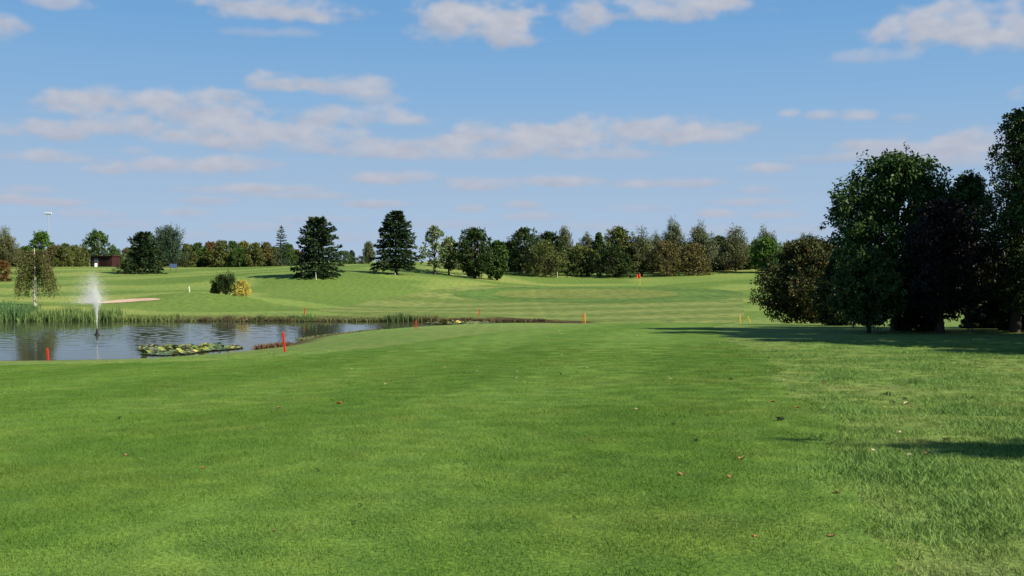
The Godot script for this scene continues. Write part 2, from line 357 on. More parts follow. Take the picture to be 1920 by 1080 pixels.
func sheet(poly: PackedVector2Array, cell: float, lift: float, paint: Callable, level := NAN) -> Mesher:
	var b := Mesher.new()
	var lo := poly[0]
	var hi := poly[0]
	for p in poly:
		lo = lo.min(p)
		hi = hi.max(p)
	var nx := int(ceil((hi.x - lo.x) / cell))
	var nz := int(ceil((hi.y - lo.y) / cell))
	# which cells the outline passes through
	var crossed := {}
	for k in poly.size():
		var a := poly[k]
		var e := poly[(k + 1) % poly.size()]
		var steps := int(a.distance_to(e) / (cell * 0.2)) + 1
		for s in steps + 1:
			var p := a.lerp(e, float(s) / steps)
			crossed[Vector2i(int((p.x - lo.x) / cell), int((p.y - lo.y) / cell))] = true
	for j in nz:
		for i in nx:
			var x := lo.x + i * cell
			var z := lo.y + j * cell
			var q := PackedVector2Array([Vector2(x, z), Vector2(x + cell, z), Vector2(x + cell, z + cell), Vector2(x, z + cell)])
			if crossed.has(Vector2i(i, j)):
				for piece in Geometry2D.intersect_polygons(q, poly):
					var t := Geometry2D.triangulate_polygon(piece)
					for k in range(0, t.size(), 3):
						sheet_tri(b, piece[t[k]], piece[t[k + 1]], piece[t[k + 2]], lift, paint, level)
			elif Geometry2D.is_point_in_polygon(q[0] + Vector2(cell, cell) * 0.5, poly):
				sheet_tri(b, q[0], q[1], q[2], lift, paint, level)
				sheet_tri(b, q[0], q[2], q[3], lift, paint, level)
	return b

func sheet_tri(b: Mesher, p: Vector2, q: Vector2, r: Vector2, lift: float, paint: Callable, level: float):
	if (q - p).cross(r - p) < 0.0:
		var s := q
		q = r
		r = s
	for w: Vector2 in [p, q, r]:
		if is_nan(level):
			b.vert(Vector3(w.x, height(w.x, w.y) + lift, w.y), slope_normal(w.x, w.y), paint.call(w.x, w.y))
		else:
			b.vert(Vector3(w.x, level, w.y), Vector3.UP, paint.call(w.x, w.y))

# ---------------------------------------------------------------- sky
func make_sky() -> ImageTexture:
	var W := 4096
	var H := 2048
	var im := Image.create(W, H, false, Image.FORMAT_RGB8)
	var stops := [[0.0, Color(0.420, 0.545, 0.705)], [2.0, Color(0.395, 0.530, 0.705)], [5.0, Color(0.340, 0.495, 0.695)], [8.5, Color(0.250, 0.448, 0.705)], [12.5, Color(0.172, 0.380, 0.680)], [30.0, Color(0.105, 0.285, 0.600)], [90.0, Color(0.06, 0.18, 0.45)]]
	for y in H:
		var el := 90.0 - (y + 0.5) / H * 180.0
		var c: Color = stops[0][1]
		for k in stops.size() - 1:
			if el >= stops[k][0]:
				c = stops[k][1].lerp(stops[k + 1][1], clampf((el - stops[k][0]) / (stops[k + 1][0] - stops[k][0]), 0, 1))
		im.fill_rect(Rect2i(0, y, W, 1), (c / EXPO).linear_to_srgb())
	var edge := FastNoiseLite.new()
	edge.seed = 4
	edge.frequency = 0.030
	edge.fractal_octaves = 5
	edge.fractal_gain = 0.55
	var puffs := [
		[-1.99, 12.45, 4.22, 1.75, 1.00],
		[-3.69, 12.83, 2.21, 1.16, 1.00],
		[-0.57, 12.18, 2.59, 1.46, 1.00],
		[3.78, 12.78, 1.84, 1.31, 1.00],
		[8.75, 13.04, 4.87, 1.01, 1.00],
		[10.95, 13.16, 2.14, 0.64, 1.00],
		[22.39, 11.41, 4.27, 1.62, 1.00],
		[24.78, 10.72, 3.16, 1.26, 1.00],
		[20.17, 11.28, 2.93, 0.89, 0.92],
		[18.39, 10.20, 2.66, 0.55, 0.57],
		[-12.32, 12.78, 4.76, 0.85, 0.98],
		[-14.74, 13.10, 3.11, 0.70, 0.92],
		[-22.87, 12.50, 2.20, 0.60, 0.80],
		[-10.13, 12.61, 2.15, 0.57, 0.80],
		[-13.67, 11.66, 1.75, 0.35, 0.46],
		[-11.23, 11.77, 1.42, 0.36, 0.46],
		[-12.45, 9.22, 2.29, 0.71, 0.98],
		[-8.47, 9.12, 3.07, 0.79, 0.86],
		[-7.35, 8.54, 2.18, 0.51, 0.57],
		[-22.14, 7.59, 2.70, 0.88, 1.00],
		[-19.91, 7.97, 4.07, 0.89, 0.98],
		[-16.84, 7.84, 4.22, 1.18, 0.98],
		[-15.00, 8.45, 1.38, 0.49, 0.80],
		[-22.87, 6.42, 3.42, 0.74, 0.98],
		[-19.91, 6.79, 2.61, 0.75, 0.80],
		[-14.47, 6.71, 4.68, 1.27, 0.98],
		[-11.23, 6.33, 5.54, 1.07, 0.86],
		[-16.06, 6.21, 3.54, 0.70, 0.69],
		[-8.47, 7.60, 4.88, 0.72, 0.92],
		[-5.67, 7.37, 2.20, 0.36, 0.57],
		[-23.71, 5.12, 2.63, 0.50, 0.98],
		[-17.10, 4.83, 3.86, 0.63, 1.00],
		[-14.47, 5.00, 2.77, 0.56, 0.98],
		[-20.67, 4.57, 1.62, 0.34, 0.80],
		[-19.28, 5.57, 0.99, 0.34, 0.46],
		[5.67, 6.76, 7.60, 1.09, 1.00],
		[10.13, 6.55, 2.87, 0.79, 1.00],
		[-0.28, 6.79, 3.84, 0.87, 1.00],
		[1.42, 6.17, 6.91, 0.95, 1.00],
		[-4.54, 6.16, 4.20, 0.73, 0.98],
		[-7.91, 5.78, 3.26, 0.50, 0.69],
		[-2.84, 5.66, 6.13, 0.51, 0.69],
		[4.54, 5.65, 3.81, 0.44, 0.69],
		[12.32, 6.83, 0.71, 0.34, 0.69],
		[14.34, 7.59, 0.76, 0.34, 0.80],
		[16.06, 7.44, 1.23, 0.35, 0.92],
		[17.70, 7.35, 1.27, 0.45, 1.00],
		[19.91, 7.13, 1.05, 0.34, 0.46],
		[19.91, 5.54, 5.09, 0.75, 0.92],
		[18.14, 5.87, 2.34, 0.42, 0.92],
		[22.63, 4.97, 2.52, 0.54, 0.80],
		[13.26, 4.83, 1.82, 0.39, 1.00],
		[15.53, 5.25, 2.06, 0.34, 0.40],
		[-6.37, 4.37, 3.10, 0.54, 1.00],
		[-7.63, 4.36, 1.45, 0.36, 1.00],
		[-1.71, 4.11, 2.95, 0.51, 0.90],
		[2.56, 4.25, 3.14, 0.44, 1.00],
		[9.30, 4.12, 2.52, 0.36, 1.00],
		[6.37, 4.09, 1.46, 0.34, 1.00],
		[12.86, 3.74, 1.23, 0.34, 0.60],
		[-12.86, 3.82, 3.16, 0.34, 1.00],
		[-15.00, 3.70, 3.10, 0.34, 0.75],
		[-11.23, 3.48, 3.69, 0.34, 0.75],
		[-23.59, 2.92, 2.64, 0.34, 1.00],
		[-25.01, 3.04, 1.52, 0.34, 1.00],
		[-24.07, 3.50, 1.85, 0.34, 0.60],
		[-7.35, 3.04, 2.18, 0.34, 1.00],
		[-15.53, 3.15, 2.06, 0.34, 0.75],
		[-2.27, 2.84, 1.11, 0.34, 0.90],
		[0.57, 3.04, 1.48, 0.34, 0.90],
		[12.32, 3.11, 2.47, 0.34, 0.90],
		[10.68, 2.51, 1.43, 0.34, 1.00],
		[13.67, 2.43, 1.75, 0.34, 1.00],
		[-17.10, 2.50, 1.69, 0.34, 0.75],
		[1.14, 2.42, 2.22, 0.34, 0.75],
		[6.79, 2.82, 2.55, 0.34, 0.60],
		[-19.66, 1.87, 1.97, 0.34, 0.60],
		[-10.13, 2.24, 2.87, 0.34, 0.60],
		[-13.40, 1.80, 2.80, 0.34, 0.60],
		[15.00, 1.65, 2.07, 0.34, 0.60],
		[-21.65, 2.38, 2.24, 0.34, 0.60],
		[-3.12, 1.99, 3.32, 0.34, 0.52],
		[4.82, 1.84, 3.30, 0.34, 0.52],
		[10.40, 1.68, 2.15, 0.34, 0.52],
		[-17.36, 1.36, 3.03, 0.34, 0.45],
		[-8.75, 1.26, 3.25, 0.34, 0.45],
	]
	var rng := RandomNumberGenerator.new()
	rng.seed = 11
	# the same field of fair-weather cloud goes on all the way round
	for sector in 7:
		var off := sector * 360.0 / 7.0
		for p in puffs:
			var az: float = p[0] + off
			var el: float = p[1]
			if sector > 0:
				az += rng.randf_range(-6, 6)
				el += rng.randf_range(-0.6, 0.6)
			puff(im, edge, az, el, p[2], p[3], p[4])
	for k in 70:
		var el := 14.0 + 50.0 * pow(rng.randf(), 1.3)
		puff(im, edge, rng.randf() * 360.0, el, rng.randf_range(2.5, 7.0) / cos(deg_to_rad(el)), rng.randf_range(1.0, 2.2) * (1.0 + el / 40.0), rng.randf_range(0.6, 1.0))
	return ImageTexture.create_from_image(im)

func puff(im: Image, edge: FastNoiseLite, az: float, el: float, rx: float, ry: float, op: float):
	var s := 4096.0 / 360.0
	var cx := az * s
	var cy := 1024.0 - el * s
	var px := rx * s
	var py := ry * s
	for y in range(int(cy - py * 1.6), int(cy + py * 1.3)):
		if y < 0 or y > 1020:
			continue
		var dy := (y - cy) / py
		var v := dy * (1.35 if dy > 0.0 else 1.0)
		for x in range(int(cx - px * 1.5), int(cx + px * 1.5)):
			var dx := (x - cx) / px
			var n := edge.get_noise_2d(x * 1.1, y * 2.3)
			var d := 1.0 - dx * dx - v * v + n * 0.8 * minf(1.0, py / 7.0)
			if d <= 0.0:
				continue
			var a := smoothstep(0.0, 1.1, d) * op
			var xi := posmod(x, 4096)
			var n2 := edge.get_noise_2d(x * 1.6 + 900.0, y * 3.4)
			var lit := clampf(0.48 - dy * 0.38 + n2 * 0.45, 0.0, 1.0)
			var far := clampf(1.0 - el / 9.0, 0.0, 1.0)
			var c := Color(0.400, 0.440, 0.545).lerp(Color(0.590, 0.605, 0.665), lit).lerp(Color(0.455, 0.492, 0.610), far * 0.6)
			var o := im.get_pixel(xi, y).srgb_to_linear()
			im.set_pixel(xi, y, o.lerp(c / EXPO, a * 0.92).linear_to_srgb())

# ---------------------------------------------------------------- trees
var bark: StandardMaterial3D
var leaf_mat: StandardMaterial3D
var needle_mat: StandardMaterial3D

func rv(g: RandomNumberGenerator) -> Vector3:
	return Vector3(g.randf_range(-1, 1), g.randf_range(-1, 1), g.randf_range(-1, 1))

func tone(g: RandomNumberGenerator, cols: Array, k: float) -> Color:
	var c: Color = cols[0].lerp(cols[1], g.randf())
	if cols.size() > 2 and g.randf() < 0.12:
		c = cols[2]
	return c * (k * g.randf_range(0.75, 1.25))

func profile(kind: String, t: float) -> float:
	match kind:
		"bush": return sqrt(maxf(0.0, 1.0 - pow(t, 2.2))) * (0.82 + 0.18 * sin(t * PI))
		"spread": return pow(sin(PI * pow(clampf(t, 0.01, 0.99), 0.62)), 0.6)
		"egg": return pow(sin(PI * pow(clampf(t, 0.01, 0.99), 0.72)), 0.75)
	return pow(sin(PI * pow(clampf(t, 0.01, 0.99), 0.85)), 0.62)

# broad crown: boughs carry clumps, clumps carry leaves
func broad(b: Mesher, w: Mesher, g: RandomNumberGenerator, kind: String, h: float, r: float, y0: float, boughs: int, clumps: int, leaves: int, ll: float, lw: float, cols: Array, droop: float, bark_col: Color):
	for i in boughs:
		var t := (i + g.randf()) / boughs
		var rr := profile(kind, t) * r * g.randf_range(0.82, 1.32)
		var ang := i * 2.4 + g.randf_range(-0.5, 0.5)
		var f := sqrt(g.randf_range(0.3, 1.0))
		var lr := minf(r * g.randf_range(0.20, 0.36), (h - y0) * 0.2)
		var reach := maxf(rr - lr * 0.75, 0.0) * f
		var c := Vector3(cos(ang) * reach, clampf(y0 + t * (h - y0), y0 + lr * 0.6, h - lr * 0.85), sin(ang) * reach)
		var root := Vector3(0, lerpf(y0 * 0.6, c.y, 0.55), 0)
		var m := root.lerp(c, 0.55) + Vector3(0, lr * 0.2, 0)
		w.tube([root, m, c], [r * 0.022, r * 0.014, r * 0.005], 4, bark_col)
		var tn := g.randf_range(0.85, 1.15)
		for j in clumps:
			var dirv := (rv(g) + Vector3(0, 0.25, 0)).normalized()
			var q := c + Vector3(dirv.x, dirv.y * 0.85, dirv.z) * lr * (g.randf_range(0.55, 1.05) if g.randf() < 0.9 else g.randf_range(1.05, 1.4))
			q.y = maxf(q.y, 0.03 + ll * 0.6)
			if j % 3 == 0:
				w.tube([c, q], [r * 0.004, r * 0.002], 3, bark_col)
			var cr := lr * g.randf_range(0.16, 0.30)
			for k in leaves:
				var p := q + rv(g) * cr
				var al := (dirv * 0.5 + rv(g) + Vector3(0, -droop, 0)).normalized()
				var sd := al.cross(rv(g)).normalized()
				b.leaf(p, al, sd, ll * g.randf_range(0.7, 1.25), lw * g.randf_range(0.75, 1.2), tone(g, cols, tn))

# twiggy crown: long shoots from the stem, each set with leaves
func shoots(b: Mesher, w: Mesher, g: RandomNumberGenerator, h: float, r: float, y0: float, count: int, leaves: int, ll: float, lw: float, cols: Array, rise: float, wind: float, bark_col: Color, trunk_share := 0.75, narrow_top := 0.35):
	# several stems of uneven height, none quite in the middle
	var stems := []
	var taper := g.randf_range(0.35, 0.75)
	for k in 4:
		stems.append([Vector3(g.randf_range(-0.42, 0.42) * r, 0, g.randf_range(-0.42, 0.42) * r) if rise > 0.0 and k > 0 else Vector3.ZERO, 1.0 if k == 0 else g.randf_range(0.62, 0.97)])
	var full := h
	for i in count:
		var st: Array = stems[(i * 7 / 3) % 4]
		h = full * float(st[1]) if rise > 0.0 else full
		var t := (i + g.randf()) / count
		var ang := i * 2.4 + g.randf_range(-0.6, 0.6)
		var sy := lerpf(y0, h * trunk_share, t)
		var out := Vector3(cos(ang), 0, sin(ang))
		if rise < 0.0 and out.z > 0.55:           # the hanging crown is open on one side
			continue
		var wide := r * lerpf(1.0, narrow_top, t) * g.randf_range(0.55, 1.05)
		var top := minf(sy + (h - y0) * rise * g.randf_range(0.6, 1.2), h * g.randf_range(0.93, 1.0)) if rise > 0.0 else maxf(sy + h * rise * g.randf_range(0.6, 1.3), h * 0.16)
		var p0 := Vector3(0, sy, 0)
		var p1 := Vector3(0, lerpf(sy, top, 0.3 if rise > 0.0 else -0.06), 0) + out * wide * 0.7
		if rise > 0.0:
			top = minf(top, h * (0.66 + 0.34 * pow(g.randf(), 1.6)))
			wide *= 1.0 - taper * pow(top / h, 3.0)
		var p2 := Vector3(wind * (top - sy) * 0.22, top, 0) + out * wide
		p0 += st[0] * (sy / full)
		p1 += st[0]
		p2 += st[0]
		w.tube([p0, p1, p2], [r * 0.02, r * 0.011, r * 0.003], 3, bark_col)
		var tn := g.randf_range(0.82, 1.15)
		for k in leaves:
			var s := pow(g.randf(), 0.75)
			var p := p0.lerp(p1, s).lerp(p1.lerp(p2, s), s)
			var tang := (p1 - p0).lerp(p2 - p1, s).normalized()
			var al := (tang * 0.7 + rv(g) * 0.8 + Vector3(wind * 0.5, 0, 0)).normalized()
			var sd := al.cross(rv(g)).normalized()
			b.leaf(p + rv(g) * r * 0.13, al, sd, ll * g.randf_range(0.7, 1.3), lw * g.randf_range(0.8, 1.2), tone(g, cols, tn))

# conifer: whorls of boughs, each a flat spray of needled twigs
func fir(b: Mesher, w: Mesher, g: RandomNumberGenerator, h: float, r: float, y0: float, whorls: int, sprays: int, ll: float, lw: float, cols: Array, lift: float, power: float, bark_col: Color):
	for i in whorls:
		var t := (i + g.randf() * 0.6) / whorls
		var yy := lerpf(y0, h * 0.975, pow(t, 0.92))
		var reach0 := r * pow(1.0 - t, power) + r * 0.05
		var nb := 7 if t < 0.7 else 5
		for k in nb:
			var ang := TAU * k / nb + i * 1.1 + g.randf_range(-0.35, 0.35)
			var reach := reach0 * g.randf_range(0.62, 1.12)
			var out := Vector3(cos(ang), 0, sin(ang))
			var sd := Vector3(-out.z, 0, out.x)
			var up := lerpf(-0.18, lift, t)
			var p0 := Vector3(0, yy, 0)
			var p2 := p0 + out * reach + Vector3(0, reach * up, 0)
			var p1 := p0.lerp(p2, 0.5) + Vector3(0, reach * 0.06, 0)
			w.tube([p0, p1, p2], [h * 0.006, h * 0.004, h * 0.0015], 3, bark_col)
			var tn := g.randf_range(0.8, 1.2)
			var cnt := int(sprays * (0.35 + 0.65 * reach / r))
			for s in cnt:
				var f := pow(g.randf(), 0.6)
				var p := p0.lerp(p1, f).lerp(p1.lerp(p2, f), f) + sd * (g.randf_range(-1, 1) * reach * 0.26 * (1.15 - f)) + Vector3(0, g.randf_range(-0.10, 0.07) * r * 0.5, 0)
				var al := (out * 0.8 + sd * g.randf_range(-0.9, 0.9) + Vector3(0, g.randf_range(-0.6, 0.5) + up, 0)).normalized()
				p.y = maxf(p.y, 0.05)
				b.leaf(p, al, al.cross(rv(g)).normalized(), ll * g.randf_range(0.7, 1.3), lw * g.randf_range(0.8, 1.2), tone(g, cols, tn))
	# leading shoot
	for s in 40:
		var al := (Vector3(0, 1.2, 0) + rv(g) * 0.8).normalized()
		b.leaf(Vector3(0, h * g.randf_range(0.93, 0.985), 0) + rv(g) * r * 0.04, al, al.cross(rv(g)).normalized(), ll * 0.7, lw * 0.8, tone(g, cols, 1.0))

func plant(kind: String, x: float, z: float, h: float, r: float, sd: int, called: String, label: String, category: String, group: String, cols: Array):
	var o := thing(called, label, category, Vector3(x, height(x, z) - 0.02, z), group)
	var g := RandomNumberGenerator.new()
	g.seed = sd * 7919 + 13
	var b := Mesher.new()
	var w := Mesher.new()
	var bc := Color(0.055, 0.043, 0.032)
	var tk := Mesher.new()
	var tr := clampf(h * 0.022, 0.04, 0.16)
	var bend := Vector3(g.randf_range(-0.03, 0.03), 0, g.randf_range(-0.03, 0.03)) * h
	var lm := leaf_mat
	var top := 0.8
	match kind:
		"round": broad(b, w, g, "round", h, r, h * 0.06, 30, 24, 14, 0.28, 0.16, cols, 0.2, bc)
		"back_round": broad(b, w, g, "round", h, r, h * 0.06, 20, 15, 12, 0.38, 0.22, cols, 0.2, bc)
		"back_bush": broad(b, w, g, "bush", h, r * 1.15, 0.0, 18, 15, 12, 0.30, 0.17, cols, 0.1, bc)
		"bush": broad(b, w, g, "bush", h, r * 1.15, 0.0, 24, 22, 13, clampf(h * 0.055, 0.07, 0.24), clampf(h * 0.03, 0.04, 0.13), cols, 0.1, bc)
		"airy": broad(b, w, g, "egg", h, r, h * 0.16, 22, 13, 11, 0.26, 0.16, cols, 0.3, bc)
		"willow":
			shoots(b, w, g, h, r * 1.2, h * 0.06, 110, 75, 0.34, 0.085, cols, 0.36, -0.25, bc)
			top = 0.9
		"weeping":
			bc = Color(0.55, 0.50, 0.44)
			shoots(b, w, g, h, r, h * 0.55, 150, 75, 0.14, 0.06, cols, -0.52, 0.0, Color(0.10, 0.075, 0.05), 0.93, 0.9)
			top = 1.0
			tr = 0.12
			bend *= 0.2
		"spires":
			shoots(b, w, g, h, r, 0.02, 46, 120, 0.16, 0.05, cols, 0.55, 0.0, bc, 0.55, 0.55)
		"spruce":
			fir(b, w, g, h, r * 1.15, h * 0.11, 26, 85, 0.36, 0.15, cols, 0.45, 0.62, bc)
			lm = needle_mat
			top = 0.97
			tr = h * 0.022
		"fir":
			fir(b, w, g, h, r * 1.15, h * 0.03, 24, 85, 0.34, 0.15, cols, 0.65, 0.55, bc)
			lm = needle_mat
			top = 0.95
		"spire":
			fir(b, w, g, h, r, h * 0.05, 16, 22, 0.30, 0.11, cols, 0.6, 0.6, bc)
			lm = needle_mat
			top = 0.96
		"pine":
			bc = Color(0.06, 0.05, 0.042)
			shoots(b, w, g, h, r * 1.1, h * 0.08, 110, 120, 0.30, 0.095, cols, 0.30, 0.0, bc, 0.82, 0.5)
			lm = needle_mat
			top = 0.95
		"near_ash": broad(b, w, g, "round", h, r, h * 0.15, 60, 36, 18, 0.17, 0.08, cols, 0.7, bc)
		"near_round": broad(b, w, g, "egg", h, r, h * 0.13, 50, 32, 16, 0.12, 0.075, cols, 0.25, bc)
		"near_low": broad(b, w, g, "bush", h, r, 0.0, 42, 30, 15, 0.11, 0.065, cols, 0.2, bc)
		"near_spread": broad(b, w, g, "spread", h, r, h * 0.04, 66, 36, 16, 0.16, 0.09, cols, 0.15, bc)
		"near_tall": 
			broad(b, w, g, "egg", h, r, h * 0.10, 48, 26, 14, 0.105, 0.065, cols, 0.3, bc)
			shoots(b, w, g, h, r * 0.8, h * 0.25, 90, 60, 0.10, 0.06, cols, 0.25, -0.1, bc, 0.85, 0.35)
			top = 0.95
	var tp := [Vector3(0, -0.08, 0), Vector3(0, 0.10 * h, 0) + bend * 0.3, Vector3(0, h * 0.5, 0) + bend, Vector3(0, h * top, 0)]
	tk.tube(tp, [tr * 1.5, tr, tr * 0.62, tr * 0.12], 9, bc)
	if h > 2.0 or kind == "weeping":
		part("trunk", tk, bark, o)
	part("branches", w, bark, o)
	part("crown" if h > 2.0 else "foliage", b, lm, o)

# ---------------------------------------------------------------- small things
func stake(x: float, z: float, tall: float, col: Color, label: String, called: String, group: String, lean := Vector2.ZERO, kink := 0.0):
	var b := Mesher.new()
	var s := 0.029
	var base := Vector3(x, height(x, z), z)
	var o := thing(called, label, "stake", base, group)
	var rows := [Vector3(0, -0.06, 0), Vector3(lean.x * 0.5 + kink, tall * 0.5, lean.y * 0.5), Vector3(lean.x, tall - 0.04, lean.y), Vector3(lean.x, tall, lean.y)]
	var half := [s, s, s, s * 0.45]
	for k in 3:
		for f in 4:
			var a0 := TAU * (f + 0.5) / 4.0
			var a1 := TAU * (f + 1.5) / 4.0
			var e0 := Vector3(cos(a0), 0, sin(a0)) * 1.414
			var e1 := Vector3(cos(a1), 0, sin(a1)) * 1.414
			b.quad(rows[k] + e0 * half[k], rows[k + 1] + e0 * half[k + 1], rows[k + 1] + e1 * half[k + 1], rows[k] + e1 * half[k], col)
	var t := s * 0.45
	b.quad(rows[3] + Vector3(-t, 0, -t), rows[3] + Vector3(t, 0, -t), rows[3] + Vector3(t, 0, t), rows[3] + Vector3(-t, 0, t), col)
	part("post", b, painted(0.6, 0.3), o)

func fallen(x: float, z: float, kind: String, sd: int, size: float):
	var g := RandomNumberGenerator.new()
	g.seed = sd * 31 + 5
	var at := Vector3(x, height(x, z) + 0.012, z)
	var where := "the mown fairway" if Geometry2D.is_point_in_polygon(Vector2(x, z), FAIRWAY) else "the longer grass beside the fairway"
	size *= 0.55 if kind == "clod" else 0.66
	var b := Mesher.new()
	if kind == "clod":
		var o := thing("turf_clod", "dark clump of loose cut turf lying on " + where, "clod", at, "dark turf clods on " + where, g.randf() * TAU)
		for k in 46:
			var p := Vector3(g.randf_range(-1, 1) * size, g.randf() * 0.03, g.randf_range(-0.5, 0.5) * size)
			var al := (rv(g) + Vector3(0, 0.3, 0)).normalized()
			b.leaf(p, al, al.cross(rv(g)).normalized(), size * 0.6, size * 0.28, Color(0.018, 0.022, 0.012) * g.randf_range(0.6, 1.6))
		part("clump", b, leaf_mat, o)
		return
	var lab := {"pale": "small pale dry leaf lying curled on " + where, "orange": "curled orange autumn leaf lying on " + where, "tan": "flat tan withered leaf lying on " + where}
	var col: Color = {"pale": Color(0.46, 0.39, 0.29), "orange": Color(0.315, 0.112, 0.045), "tan": Color(0.195, 0.112, 0.053)}[kind]
	var o := thing("fallen_leaf", lab[kind], "leaf", at, kind + " leaves on " + where, g.randf() * TAU)
	# curled blade with a raised rim, in strips across the midrib
	var n := 7
	var prev := []
	for k in n + 1:
		var t := float(k) / n
		var wd := sin(PI * pow(t, 0.8)) * size * 0.42 * (1.0 + 0.25 * sin(t * 19.0))
		var y := 0.3 * size * (t - 0.5) * (t - 0.5) * g.randf_range(0.8, 1.6)
		var row := [Vector3((t - 0.5) * size, y + wd * g.randf_range(0.5, 0.9), -wd), Vector3((t - 0.5) * size, y, 0), Vector3((t - 0.5) * size, y + wd * g.randf_range(0.4, 0.8), wd)]
		if k > 0:
			for s in 2:
				b.quad(prev[s], row[s], row[s + 1], prev[s + 1], col * g.randf_range(0.8, 1.15))
		prev = row
	var blade := part("blade", b, leaf_mat, o)
	var st := Mesher.new()
	st.tube([Vector3(-0.5 * size, 0.02 * size, 0), Vector3(-0.8 * size, 0.08 * size, 0.05 * size)], [0.0022, 0.0014], 4, col * 0.6)
	part("stalk", st, bark, o)

func scatter(called: String, label: String, category: String, me: Mesh, xf: Array, cols: PackedColorArray, parent: Node = self) -> MultiMeshInstance3D:
	var mm := MultiMesh.new()
	mm.transform_format = MultiMesh.TRANSFORM_3D
	mm.use_colors = true
	mm.mesh = me
	mm.instance_count = xf.size()
	for k in xf.size():
		mm.set_instance_transform(k, xf[k])
		mm.set_instance_color(k, cols[k])
	var o := MultiMeshInstance3D.new()
	o.name = numbered(called) if parent == self else called
	o.multimesh = mm
	parent.add_child(o)
	o.set_meta("kind", "stuff")
	if parent == self:
		o.set_meta("label", label)
		o.set_meta("category", category)
	return o

# a tuft of blades; the colour of each copy multiplies the blades' own tones
func tuft(sd: int, blades: int, half: float, tall: float, wide: float, lean: float, straw: float) -> Mesher:
	var g := RandomNumberGenerator.new()
	g.seed = sd
	var b := Mesher.new()
	for k in blades:
		var p := Vector3(g.randfn(0, half * 0.55), -0.004, g.randfn(0, half * 0.55))
		var hh := tall * g.randf_range(0.5, 1.2)
		var a := g.randf() * TAU
		var s := Vector3(cos(a), 0, sin(a)) * wide * 0.5
		var tip := p + Vector3(g.randfn(0, lean) * hh, hh, g.randfn(0, lean) * hh)
		var c := Color(1, 1, 1) * g.randf_range(0.5, 1.6)
		if g.randf() < straw:
			c = Color(2.3, 1.5, 2.2) * g.randf_range(0.7, 1.1)
		if tall > 0.15:
			var m := p.lerp(tip, 0.55) + Vector3(0, hh * 0.08, 0)
			b.tri(p - s, m - s * 0.8, p + s, c)
			b.tri(p + s, m - s * 0.8, m + s * 0.8, c)
			b.tri(m - s * 0.8, tip, m + s * 0.8, c)
		else:
			b.tri(p - s, tip, p + s, c)
	return b

func on_ground(x: float, z: float, turn: float, size: float) -> Transform3D:
	var n := slope_normal(x, z)
	var bs := Basis(Quaternion(Vector3.UP, n)) * Basis(Vector3.UP, turn)
	return Transform3D(bs.scaled(Vector3.ONE * size), Vector3(x, height(x, z), z))

